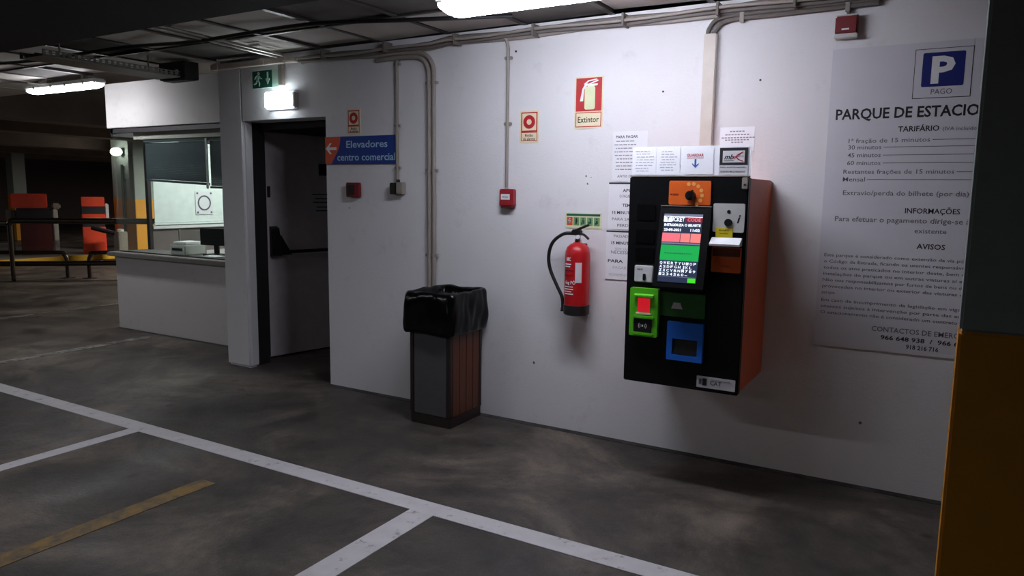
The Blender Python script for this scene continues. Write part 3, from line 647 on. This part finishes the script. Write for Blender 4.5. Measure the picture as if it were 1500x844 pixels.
bg = Thing('bin_bag', 'shiny black bin bag folded over the rim of the wooden bin', 'bag', (cx, cy, .86))
o = bg.part('bag', bm, 'bag', smooth=True)
md = o.modifiers.new('subdivision', 'SUBSURF'); md.levels = 1; md.render_levels = 1
md = o.modifiers.new('thickness', 'SOLIDIFY'); md.thickness = .002; md.offset = 1

# ---------------------------------------------------------------- ticket payment machine
F = 3.66; X0, X1, Z0, Z1 = -1.432, -.822, .553, 1.642
t = Thing('payment_machine', 'black wall mounted parking ticket payment machine with orange sides', 'payment machine', (-1.127, W, Z0))
t.part('casing', B(X0+.008, X1-.004, F+.05, W-.001, Z0+.004, Z1-.006, .005), 'side')
t.part('door', B(X0, X1, F, F+.049, Z0, Z1, .005), 'body')
t.part('top_trim', B(X0+.004, X1-.004, F+.001, F+.049, Z1+.0005, Z1+.006, .001), 'pvc')
# orange coin plate with dial
op = t.part('coin_plate', plate(-1.215, -1.002, 1.502, 1.622, .008, F-.008, F-.0005), 'orange')
t.part('dial', disc(-1.100, 1.549, .024, F-.03, F-.0085, 20), 'blackp', op); t.part('coin_slot', B(-1.112, -1.092, F-.033, F-.0305, 1.535, 1.565, .003), 'chrome', op)
bm = disc(-1.088, 1.572, .006, F-.032, F-.0305, 10); disc(-1.112, 1.533, .005, F-.032, F-.0305, 10, bm); t.part('dial_glint', bm, 'chrome', op)
bm = bmesh.new()
for i in range(7):
    a = math.radians(105-27*i); disc(-1.100+.055*math.cos(a), 1.552+.055*math.sin(a), .0095, F-.0092, F-.0082, 12, bm)
t.part('coin_dots', bm, mat('pale_orange_print', (238, 170, 96), .5), op)
t.part('lettering', text_bm('MOEDAS', -1.208, 1.548, F-.0082, .010, .045, 'l', .01), 'redpl', op)
# dark slots at the left
for z0, z1 in ((1.42, 1.50), (1.30, 1.37), (1.205, 1.275)):
    t.part('slot_panel', plate(-1.385, -1.285, z0, z1, .006, F-.004, F-.0005), 'slot')
# tilted screen module (proud at the bottom)
def sc(x, u, d=0):     # x along, u 0..1 up the tilted face, d outwards from it
    zb, zt = 1.085, 1.485; yb, yt = F-.1037, F-.0152
    ny, nz = -(zt-zb), (yb-yt)*-1; L = math.hypot(ny, nz)
    return Vector((x, yb+(yt-yb)*u+d*ny/L, zb+(zt-zb)*u+d*nz/L*-1*-1))
bm = prism(bmesh.new(), [(F-.0005, 1.08), (F-.098, 1.083), (F-.102, 1.09), (F-.014, 1.488), (F-.0005, 1.492)], 'x', -1.252, -.992)
sm = t.part('screen_bezel', bm, 'body')
t.part('bezel_edge', B(-1.252, -.992, F-.016, F-.001, 1.4925, 1.497, .001), 'pvc', sm)
def tilt(bm, d=.001):   # authored with x = x, z = u (0..1 up the face), y = depth
    for v in bm.verts:
        p = sc(v.co.x, v.co.z, d-v.co.y); v.co = p
    return bm
SX0, SX1 = -1.228, -1.030
def spatch(name, x0, x1, u0, u1, m, dep=.0015):
    return t.part(name, tilt(B(SX0+(SX1-SX0)*x0, SX0+(SX1-SX0)*x1, -dep, 0, u0, u1)), m, sm)
def stext(s, x, u, hu, wd, m, al='l', bold=.02):
    bm = text_bm(s, 0, 0, 0, 1, 1, al, bold)
    for v in bm.verts: v.co = Vector((SX0+(SX1-SX0)*(x+v.co.x*wd), -.003 if v.co.y < 0 else -.001, u+v.co.z*hu))
    t.part('screen_lettering', tilt(bm), m, sm)
spatch('display', 0, 1, .075, .925, 'scrnavy', .0008)
spatch('display_header', 0, 1, .895, .925, 'scrgrey'); spatch('display_header', .0, .22, .825, .90, 'scrwhite'); spatch('display_banner', .56, 1, .825, .885, 'scrwine')
spatch('display_line', .0, 1, .886, .893, 'scrwhite')
stext('T', .05, .838, .05, .12, 'scrnavy'); stext('ICKET', .235, .832, .05, .31, 'scrwhite'); stext('CODE', .62, .835, .04, .34, 'scrpink')
stext('INTRODUZA O BILHETE', .03, .772, .03, .94, 'scrwhite', bold=.03); stext('23-09-2021', .03, .71, .032, .44, 'scrwhite', bold=.03); stext('11:02', .72, .71, .032, .24, 'scrwhite', bold=.03)
spatch('display_bar', 0, .47, .575, .685, 'scrpink'); spatch('display_bar', .485, .73, .575, .685, 'scrpink2'); spatch('display_bar', .745, 1, .575, .685, 'scrpink2')
spatch('display_bar', 0, 1, .345, .535, 'scrgreen'); spatch('display_bar', 0, 1, .548, .566, 'scrgrey'); stext('PAGAMENTO', .12, .425, .018, .7, 'scrnavy', bold=0)
for r, s in enumerate(('QWERTYUIOP', 'ASDFGHJKL', 'ZXCVBNM789', '1234560-')):
    for k, ch in enumerate(s): stext(ch, .02+.097*k, .295-.046*r, .032, .065, 'scrwhite', bold=.015)
spatch('display_line', 0, .98, .142, .147, 'scrgrey'); spatch('display_button', .78, .98, .082, .135, 'scrlime')
# grey plate with knob and i
gp = t.part('info_plate', plate(-.985, -.832, 1.372, 1.512, .008, F-.008, F-.0005), 'grey')
t.part('button', disc(-.908, 1.419, .019, F-.016, F-.0085, 20), 'blackp', gp); t.part('keyhole', disc(-.908, 1.472, .009, F-.010, F-.0082, 14), 'blackp', gp)
t.part('lettering', text_bm('i', -.867, 1.418, F-.0082, .042, None, 'l', .02, .25), 'ink', gp)
yl = t.part('yellow_label', B(-.968, -.885, F-.011, F-.0085, 1.347, 1.392), 'yellow'); t.part('lettering', text_bm('BILHETE', -.926, 1.378, F-.011, .006, .05, 'c', .01), 'ink', yl)
t.part('lettering', text_bm('TICKET', -.926, 1.362, F-.011, .006, .045, 'c', .01), 'ink', yl)
bm = prism(bmesh.new(), [(F-.0005, 1.345), (F-.012, 1.345), (F-.06, 1.315), (F-.058, 1.305), (F-.0005, 1.305)], 'x', -.985, -.838)
t.part('ticket_tray', bm, mat('silver_tray', (236, 236, 240), .25, .0))
pk = t.part('ticket_pocket', plate(-.982, -.838, 1.172, 1.298, .006, F-.012, F-.0005), 'orange')
t.part('pocket_shade', B(-.978, -.842, F-.0128, F-.0121, 1.252, 1.292), mat('pocket_shade_brown', (92, 40, 22), .5), pk)  # shadow on the pocket's upper half, painted as a brown plate
t.part('lettering', text_bm('TALÃO', -.91, 1.20, F-.0121, .006, .04, 'c', .01), 'redpl', pk)
# small white lock box
wb = t.part('coin_lock_plate', B(-1.382, -1.282, F-.02, F-.0005, 1.095, 1.182, .004), 'white'); t.part('keyhole', plate(-1.334, -1.318, 1.105, 1.14, .006, F-.023, F-.0205), 'blackp', wb)
t.part('lettering', text_bm('MB', -1.35, 1.158, F-.0201, .008, .03, 'c', .01), 'greyink', wb)
# green card module
gm = t.part('card_module', prism(bmesh.new(), rrect(-1.397, -1.243, .808, 1.064, .008), 'y', F-.030, F-.0005), 'green')
t.part('card_hood', prism(bmesh.new(), [(F-.0305, 1.035), (F-.045, 1.028), (F-.045, 1.018), (F-.0305, 1.018)], 'x', -1.37, -1.265), 'green', gm)
t.part('lit_window', B(-1.352, -1.285, F-.033, F-.0305, .938, 1.012, .002), 'redlit', gm)
t.part('window_frame', B(-1.36, -1.277, F-.038, F-.0305, .925, .936, .002), 'cream', gm)
t.part('reader_ledge', B(-1.375, -1.262, F-.042, F-.0305, .905, .92, .002), 'green', gm)
t.part('reader_panel', B(-1.372, -1.272, F-.0335, F-.0305, .832, .902, .002), 'blackp', gm)
for sgn in (-1, 1):
    for r in (.010, .018): 
        a = 0 if sgn > 0 else PI
        t.part('contactless_mark', ring(-1.322+sgn*.004, .866, r-.002, r+.001, F-.0345, F-.0337, 8, a-.8, a+.8), 'white', gm)
t.part('contactless_mark', B(-1.326, -1.318, F-.0345, F-.0337, .861, .871), 'white', gm)
t.part('lower_lip', B(-1.375, -1.262, F-.038, F-.0305, .815, .828, .002), 'green', gm)
dg = t.part('card_plate', plate(-1.242, -1.003, .927, 1.052, .006, F-.008, F-.0005), 'dgreen')
t.part('card_mark', prism(bmesh.new(), [(-1.178, .968), (-1.118, .968), (-1.132, 1.0), (-1.166, 1.0)], 'y', F-.0092, F-.0082), 'paperg', dg)
# blue receipt module
bm = bmesh.new(); y0, y1 = F-.025, F-.0005
for a, b, c, d in ((-1.19, -1.162, .702, .902), (-1.03, -1.004, .702, .902), (-1.162, -1.03, .815, .902), (-1.162, -1.03, .702, .732)): box(bm, a, b, y0, y1, c, d)
bl = t.part('receipt_module', bm, 'blue'); t.part('opening', B(-1.162, -1.03, F-.004, F-.0005, .732, .815), 'blackp', bl)
t.part('flap', prism(bmesh.new(), [(F-.022, .735), (F-.006, .812), (F-.0045, .812), (F-.0205, .735)], 'x', -1.16, -1.032), 'blackp', bl)
# rating label
lb = t.part('maker_label', plate(-1.03, -.835, .573, .632, .003, F-.003, F-.0005), 'paperg')
t.part('icon', B(-1.0, -.978, F-.0042, F-.0032, .585, .622), 'ink', lb); t.part('icon', B(-1.018, -1.004, F-.0042, F-.0032, .59, .618), 'greyink', lb)
t.part('lettering', text_bm('CAT', -.96, .592, F-.0032, .022, .055, 'l', .02), 'greyink', lb)
t.part('print', B(-.96, -.86, F-.0042, F-.0032, .617, .622), 'paleink', lb)
lk = t.part('door_lock', B(-.853, -.823, F-.010, F-.0005, 1.582, 1.640, .004), 'pvc'); t.part('keyhole', disc(-.838, 1.603, .006, F-.0115, F-.0102, 10), 'blackp', lk)

# papers standing on the machine's top edge
def sheet(label, x0, x1, z0, z1, y, m='paper', name='paper_notice', lean=0):
    t = Thing(name, label, 'notice', ((x0+x1)/2, y, z0)); t.part('sheet', B(x0, x1, y-.0015, y, z0, z1), m); return t
YT = F+.012; ZB = Z1+.007
t = sheet('long white sheet standing on top of the payment machine', -1.425, -.818, ZB, 1.795, YT, 'paperw', 'paper_banner')
def plines(t, y, x0, x1, z0, z1, n, m, seed=0, h=.006):
    r = random.Random(seed); bm = bmesh.new()
    for i in range(n):
        z = z1-(z1-z0)*(i+.5)/n; x = x0+r.uniform(0, .12)*(x1-x0); e = x1-r.uniform(0, .3)*(x1-x0)
        while x < e:
            k = min(e, x+r.uniform(.008, .028)); box(bm, x, k, y-.0008, y-.0001, z-h/2, z+h/2); x = k+.005
    t.part('print', bm, m)
t = sheet('left one of two faintly printed sheets on the machine banner', -1.42, -1.295, ZB+.004, 1.79, YT-.0025, 'paperw'); plines(t, YT-.004, -1.41, -1.305, ZB+.015, 1.78, 8, 'paleink', 1, .004)
t = sheet('right one of two faintly printed sheets on the machine banner', -1.285, -1.17, ZB+.004, 1.788, YT-.0025, 'paperw'); plines(t, YT-.004, -1.275, -1.18, ZB+.02, 1.775, 8, 'paleink', 2, .004)
t = sheet('white sheet with red word and blue down arrow on machine top', -1.145, -1.0, ZB+.006, 1.782, YT-.0025, 'paperw')
t.part('lettering', text_bm('GUARDAR', -1.092, 1.742, YT-.0041, .014, .085, 'c', .02), 'redink'); t.part('underline', B(-1.135, -1.05, YT-.0048, YT-.0041, 1.734, 1.737), 'redink')
t.part('arrow', prism(bmesh.new(), arrow_pts(-1.09, 1.708, .022, PI/2), 'y', YT-.0048, YT-.0041), 'blueink')
t = sheet('dark framed white logo card at the right of the machine top', -.972, -.832, 1.652, 1.785, YT-.0025, 'paperg', 'logo_card')
t.part('dark_frame', B(-.97, -.835, YT-.0052, YT-.0041, 1.70, 1.782), 'ink'); t.part('card', B(-.955, -.85, YT-.0062, YT-.0053, 1.711, 1.768), 'paperg')
t.part('lettering', text_bm('mb', -.947, 1.727, YT-.0063, .024, .045, 'l', .015, .3), 'ink')
t.part('lettering', text_bm('c', -.903, 1.727, YT-.0063, .022, .014, 'l', .01, .3), 'redink')
t.part('swoosh', tube(smoothpath([(-.858, YT-.0066, 1.762), (-.883, YT-.0066, 1.748), (-.89, YT-.0066, 1.738), (-.878, YT-.0066, 1.726), (-.855, YT-.0066, 1.716)], 5), .0022, 6), 'redink')
t.part('swoosh', tube(smoothpath([(-.895, YT-.0066, 1.735), (-.875, YT-.0066, 1.742), (-.853, YT-.0066, 1.741)], 5), .0015, 6), 'redink')
t.part('underline', B(-.95, -.90, YT-.0068, YT-.0063, 1.718, 1.7205), 'ink')
t.part('lettering', text_bm('NÃO ACEITA NOTAS', -.965, 1.685, YT-.0041, .007, .12, 'l', .01), 'greyink'); t.part('lettering', text_bm('APENAS MULTIBANCO', -.965, 1.664, YT-.0041, .007, .12, 'l', .01), 'greyink')
t = sheet('white printed sheet on the wall above the logo card', -1.125, -.935, 1.80, 1.932, W-.002, 'paperw')
for z, wd in ((1.908, .08), (1.89, .13), (1.873, .17), (1.861, .13), (1.848, .06)):
    bm = bmesh.new(); x = -1.03-wd/2
    while x < -1.03+wd/2: box(bm, x, x+.012, W-.0045, W-.0037, z-.003, z+.003); x += .017
    t.part('print', bm, 'midink')

# tariff papers on the wall left of the machine
t = sheet('white notice left of the machine, topmost of three, headed PARA PAGAR', -1.775, -1.555, 1.628, 1.928, W-.002)
t.part('lettering', text_bm('PARA PAGAR', -1.755, 1.888, W-.0036, .016, .14, 'l', .015), 'ink')
plines(t, W-.0036, -1.765, -1.6, 1.69, 1.88, 9, 'midink', 5); t.part('lettering', text_bm('ANTES DE', -1.74, 1.652, W-.0036, .015, .10, 'l', .01), 'greyink')
t = sheet('white notice left of the machine, middle of three, headed APÓS', -1.792, -1.53, 1.335, 1.615, W-.002)
t.part('black_edge', B(-1.792, -1.53, W-.0045, W-.0037, 1.612, 1.622), 'ink')
for s, z, x, wd, m in (('APÓS', 1.565, -1.70, .075, 'ink'), ('O PAGAMENTO', 1.53, -1.72, .12, 'greyink'), ('TEM', 1.475, -1.70, .05, 'ink'), ('15 MINUTOS', 1.43, -1.765, .15, 'ink'), ('PARA SAIR', 1.39, -1.765, .14, 'greyink'), ('PERDE', 1.352, -1.73, .09, 'greyink')):
    t.part('lettering', text_bm(s, x, z, W-.0036, .018, wd, 'l', .015 if m == 'ink' else 0), m)
t = sheet('white notice left of the machine, lowest of three, headed PASSADOS', -1.80, -1.53, 1.02, 1.32, W-.002)
t.part('black_edge', B(-1.80, -1.53, W-.0045, W-.0037, 1.318, 1.327), 'ink')
for s, z, x, wd, m in (('PASSADOS', 1.285, -1.75, .13, 'greyink'), ('15 MINUTOS', 1.243, -1.765, .15, 'ink'), ('SEM SAIR', 1.205, -1.74, .10, 'paleink'), ('NECESSITA', 1.185, -1.765, .15, 'greyink'), ('PARA', 1.13, -1.785, .10, 'ink'), ('PAGAR', 1.09, -1.75, .09, 'paleink'), ('NOVAMENTE', 1.045, -1.775, .13, 'paleink')):
    t.part('lettering', text_bm(s, x, z, W-.0036, .018, wd, 'l', .02 if m == 'ink' else 0), m)
t.part('bottom_edge', B(-1.80, -1.53, W-.0045, W-.0037, 1.02, 1.024), 'greyink')

# ---------------------------------------------------------------- big tariff poster
t = Thing('tariff_poster', 'large white parking tariff poster on the wall beside the grey pillar', 'poster', (0, W, .75))
t.part('sheet', B(-.56, .56, W-.006, W-.001, .752, 2.31), 'poster')
PY = W-.0061
def pt(s, x, z, h, wd, m='ink', al='l', bold=.012): t.part('lettering', text_bm(s, x, z, PY, h, wd, al, bold), m)
lg = t.part('logo_frame', B(-.18, .068, PY-.0008, PY, 2.04, 2.278), 'ink'); t.part('logo_sheet', B(-.177, .065, PY-.0014, PY-.0009, 2.043, 2.275), 'poster', lg)
t.part('logo_field', prism(bmesh.new(), rrect(-.145, .035, 2.095, 2.258, .008), 'y', PY-.0022, PY-.0015), 'navy', lg)
t.part('logo_letter', text_bm('P', -.055, 2.115, PY-.0022, .122, .10, 'c', .035), 'white', lg)
t.part('lettering', text_bm('PAGO', -.055, 2.058, PY-.0014, .026, .09, 'c', .004), 'greyink', lg)
pt('PARQUE DE ESTACIONAMENTO', -.525, 1.952, .052, .965, 'ink', 'l', .024)
pt('TARIFÁRIO', -.23, 1.882, .026, .18, 'ink', 'l', .018); pt('(IVA incluído)', -.035, 1.882, .018, .15, 'greyink', 'l', 0)
for s, z, wd, dash in (('1ª fração de 15 minutos', 1.83, .37, 1), ('30 minutos', 1.797, .155, 1), ('45 minutos', 1.757, .155, 1), ('60 minutos', 1.717, .157, 1), ('Restantes frações de 15 minutos', 1.672, .50, 0), ('Mensal', 1.633, .105, 1)):
    x = -.455 if z > 1.7 else -.47
    pt(s, x, z, .022, wd, 'greyink', 'l', .006)
    if dash or True: t.part('leader_line', B(x+wd+.01, .36, PY-.0008, PY, z+.008, z+.011), 'greyink')
    pt('0,50 €', .37, z, .022, .1, 'greyink')
pt('Extravio/perda do bilhete (por dia)', -.465, 1.562, .024, .565, 'greyink', 'l', .006)
pt('INFORMAÇÕES', -.17, 1.474, .026, .24, 'ink', 'l', .015)
pt('Para efetuar o pagamento dirige-se à máquina', -.495, 1.425, .026, .76, 'greyink', 'l', .008); pt('existente', -.12, 1.375, .024, .14, 'greyink', 'l', .008)
pt('AVISOS', -.105, 1.296, .026, .125, 'ink', 'l', .015)
for i, s in enumerate(('Este parque é considerado como extensão da via pública, aplicando-se', 'o Código da Estrada, ficando os utentes responsáveis pelos danos em', 'todos os atos praticados no interior deste, bem como nas', 'instalações do parque ou em outras viaturas aí estacionadas.',
                       'Não nos responsabilizamos por furtos de bens ou danos', 'provocados no interior ou exterior das viaturas estacionadas no', 'parque.', 'Em caso de incumprimento da legislação em vigor ficam os', 'utentes sujeitos à intervenção por parte das entidades legais.', 'O estacionamento não é considerado um contrato de depósito.')):
    pt(s, -.535, 1.236-.0335*i-(.008 if i > 6 else 0), .016, None if i == 6 else (.86, .87, .76, .80, .70, .84, 0, .78, .84, .80)[i], 'greyink', 'l', .012)
pt('CONTACTOS DE EMERGÊNCIA', -.28, .856, .026, .50, 'greyink', 'l', .01); pt('966 648 938  /  966 691 014', -.235, .816, .022, .46, 'ink', 'l', .02); pt('918 216 716', -.115, .778, .022, .145, 'ink', 'l', .02)
t.part('lower_rail', B(-.555, .555, PY-.002, PY, .752, .768), 'paperg')

# ---------------------------------------------------------------- pillars
def pillar(label, x0, x1, y0, y1, zy, group=None, ztop=2.86):
    t = Thing('pillar', label, 'pillar', ((x0+x1)/2, (y0+y1)/2, 0), 0, group)
    t.part('yellow_base', B(x0, x1, y0, y1, 0.001, zy, .006), 'pillyel'); t.part('grey_shaft', B(x0+.001, x1-.001, y0+.001, y1-.001, zy+.0005, ztop-.001, .006), 'pillgrey')
    return t
pillar('grey concrete pillar with yellow base at the right edge, close to the camera', .052, .75, 2.0, 2.13, 1.24)
pillar('far pillar carrying the round lamp, seen left of the booth glass', -16.0, -15.35, 9.7, 10.15, 1.32)
pillar('bright pillar seen through the booth glass, right of the lamp pillar', -14.27, -14.1, 9.0, 9.45, 1.32)
pillar('dim far pillar behind the left ticket column', -23.3, -22.95, 11.0, 11.35, 1.32)
pillar('yellow narrow far pillar between lamp pillar and lit booth blind', -19.2, -18.7, 12.45, 12.9, 1.32)
t = Thing('globe_lamp', 'small glowing round lamp on the far pillar', 'wall lamp', (-15.33, 9.80, 2.33))
bm = bmesh.new(); bmesh.ops.create_uvsphere(bm, u_segments=20, v_segments=12, radius=.11)
for v in bm.verts: v.co = Vector((-15.55+v.co.x*1.15, 9.55+v.co.y, 2.32+v.co.z*.8))
t.part('globe', bm, 'globe', smooth=True); t.part('bracket', B(-15.62, -15.48, 9.62, 9.699, 2.24, 2.40, .01), 'blackp')
t = Thing('security_camera', 'small dark camera on the far pillar above its round lamp', 'camera', (-15.55, 9.69, 2.6))
t.part('mount', B(-15.62, -15.50, 9.63, 9.699, 2.60, 2.72, .008), 'blackp'); t.part('barrel', B(-15.6, -15.35, 9.55, 9.63, 2.62, 2.70, .01), 'blackp')
t = Thing('drain_pipe', 'black vertical pipe on the face of the far lamp pillar', 'pipe', (-15.55, 9.67, 0))
t.part('pipe', tube([(-15.55, 9.66, .0), (-15.55, 9.66, 2.05)], .03, 8), 'blackp'); 
for z in (.5, 1.7): t.part('clip', B(-15.6, -15.5, 9.655, 9.699, z, z+.04), 'blackp')

# ---------------------------------------------------------------- entrance lanes in the background
k = struct('trim_10', B(-20.5, -15.7, 5.0, 9.6, 0.001, .12, .01), 'kerb')
link('kerb_edge', B(-15.72, -15.68, 5.0, 9.6, 0.002, .124), 'kerbyel', k)
def terminal(label, x, y, rot, dark):
    t = Thing('ticket_column', label, 'ticket machine', (x, y, .121), rot)
    if not dark:
        t.part('lower_body', B(-.22, .22, -.16, .16, .0, .58, .01), 'term', local=True); t.part('band', B(-.21, .21, -.15, .15, .581, .66), 'termdark', local=True)
        t.part('upper_body', B(-.22, .22, -.16, .16, .661, .86, .01), 'term', local=True); t.part('display_band', B(-.225, .225, -.165, .14, .861, 1.02, .008), 'termdark', local=True)
        t.part('head', B(-.22, .22, -.16, .16, 1.021, 1.22, .01), 'term', local=True); t.part('intercom', B(.221, .30, -.05, .05, .75, 1.08, .02), 'paperg', local=True)
        t.part('sticker', B(-.15, .14, -.1665, -.161, .72, .78), 'kerbyel', local=True)
    else:
        t.part('cabinet', B(-.28, .28, -.2, .2, 0, .66, .01), mat('maroon_cabinet', (96, 40, 40), .5), local=True)
        t.part('collar', B(-.38, .30, -.26, .2, .661, .98, .05), 'termdark', local=True); t.part('head', B(-.42, .22, -.24, .2, .981, 1.28, .02), 'term', local=True)
        t.part('side_post', B(.301, .40, -.1, .1, 0, .95, .02), 'grey', local=True); t.part('intercom', B(.301, .46, -.08, .08, .951, 1.08, .03), 'pvc', local=True)
        t.part('side_post', B(-.52, -.40, -.1, .1, 0, .95, .02), 'kerb', local=True)
AN = math.radians(62)
terminal('tall orange-red ticket column standing on the lane island', -15.95, 9.20, AN, False)
terminal('ticket column with orange head on dark maroon cabinet, far left', -16.6, 8.35, AN, True)
t = Thing('lane_barrier', 'low dark barrier arm housing beside the far lamp pillar', 'barrier', (-15.0, 9.5, 0))
t.part('post', B(-15.25, -15.05, 9.2, 9.4, .001, .62, .01), 'pvc') ; t.part('arm', tube([(-15.15, 9.3, .55), (-15.6, 8.95, .70)], .05, 8), 'termdark'); t.part('cap', lathe(-15.15, 9.3, [(.07, .621), (.07, .66), (.03, .68)], 12), 'white')

# pedestrian railing and hoop guards
t = Thing('guard_rail', 'dark steel hand rail on posts crossing behind the booth', 'railing', (-13.12, 6.19, 0))
t.part('top_rail', tube(smoothpath([(-13.12, 6.19, .94), (-13.10, 6.21, .985), (-13.05, 6.27, .995)], 5)+[Vector((-11.2, 8.7, .965))], .05, 10), 'rail', smooth=True)
t.part('post', tube([(-13.12, 6.19, .001), (-13.12, 6.19, .96)], .035, 10), 'rail', smooth=True)
t.part('side_rail', tube([(-13.14, 6.18, .95), (-14.6, 5.8, .93), (-16, 5.4, .93)], .04, 10), 'rail', smooth=True)
t.part('lower_rail', tube([(-14.4, 5.3, .27), (-12.8, 6.72, .27), (-11.6, 7.9, .27)], .045, 10), 'rail', smooth=True)
def hoop(label, a, b):
    a, b = Vector(a), Vector(b); d = (b-a).normalized(); h = .43
    t = Thing('hoop_guard', label, 'hoop guard', a)
    p = [a, a+Vector((0, 0, h-.14)), a+d*.04+Vector((0, 0, h-.04)), a+d*.14+Vector((0, 0, h)), b-d*.14+Vector((0, 0, h)), b-d*.04+Vector((0, 0, h-.04)), b+Vector((0, 0, h-.14)), b]
    t.part('hoop', tube(smoothpath(p, 4), .035, 10), 'rail', smooth=True)
    for q in (a, b): t.part('foot_plate', B(q.x-.08, q.x+.08, q.y-.08, q.y+.08, .001, .012), 'rail')
hoop('low dark hoop guard at the far left before the yellow kerb', (-12.86, 6.92, .012), (-13.95, 5.95, .012))
hoop('low dark hoop guard half hidden behind the booth corner', (-12.55, 7.12, .012), (-11.5, 8.05, .012))

# repeats share a group
for o in C.objects:
    if o.parent or 'category' not in o: continue
    base = o.name.split('.')[0]; l = o['label']
    g = {'alarm_sign': 'alarm signs on the white wall', 'wall_plug': 'screw plugs in the white wall', 'pillar': 'garage pillars', 'ticket_column': 'ticket columns on the lane island',
         'hoop_guard': 'hoop guards before the lane', 'tube_lamp': 'tube lamps under the ceiling', 'wall_pipe': 'conduits on the white wall', 'call_point': 'call points on the white wall',
         'window_blind': 'blinds of the attendant booth'}.get(base)
    if base == 'paper_notice': g = 'white notices left of the machine' if 'of three' in l else 'papers around the machine top'
    if g: o['group'] = g
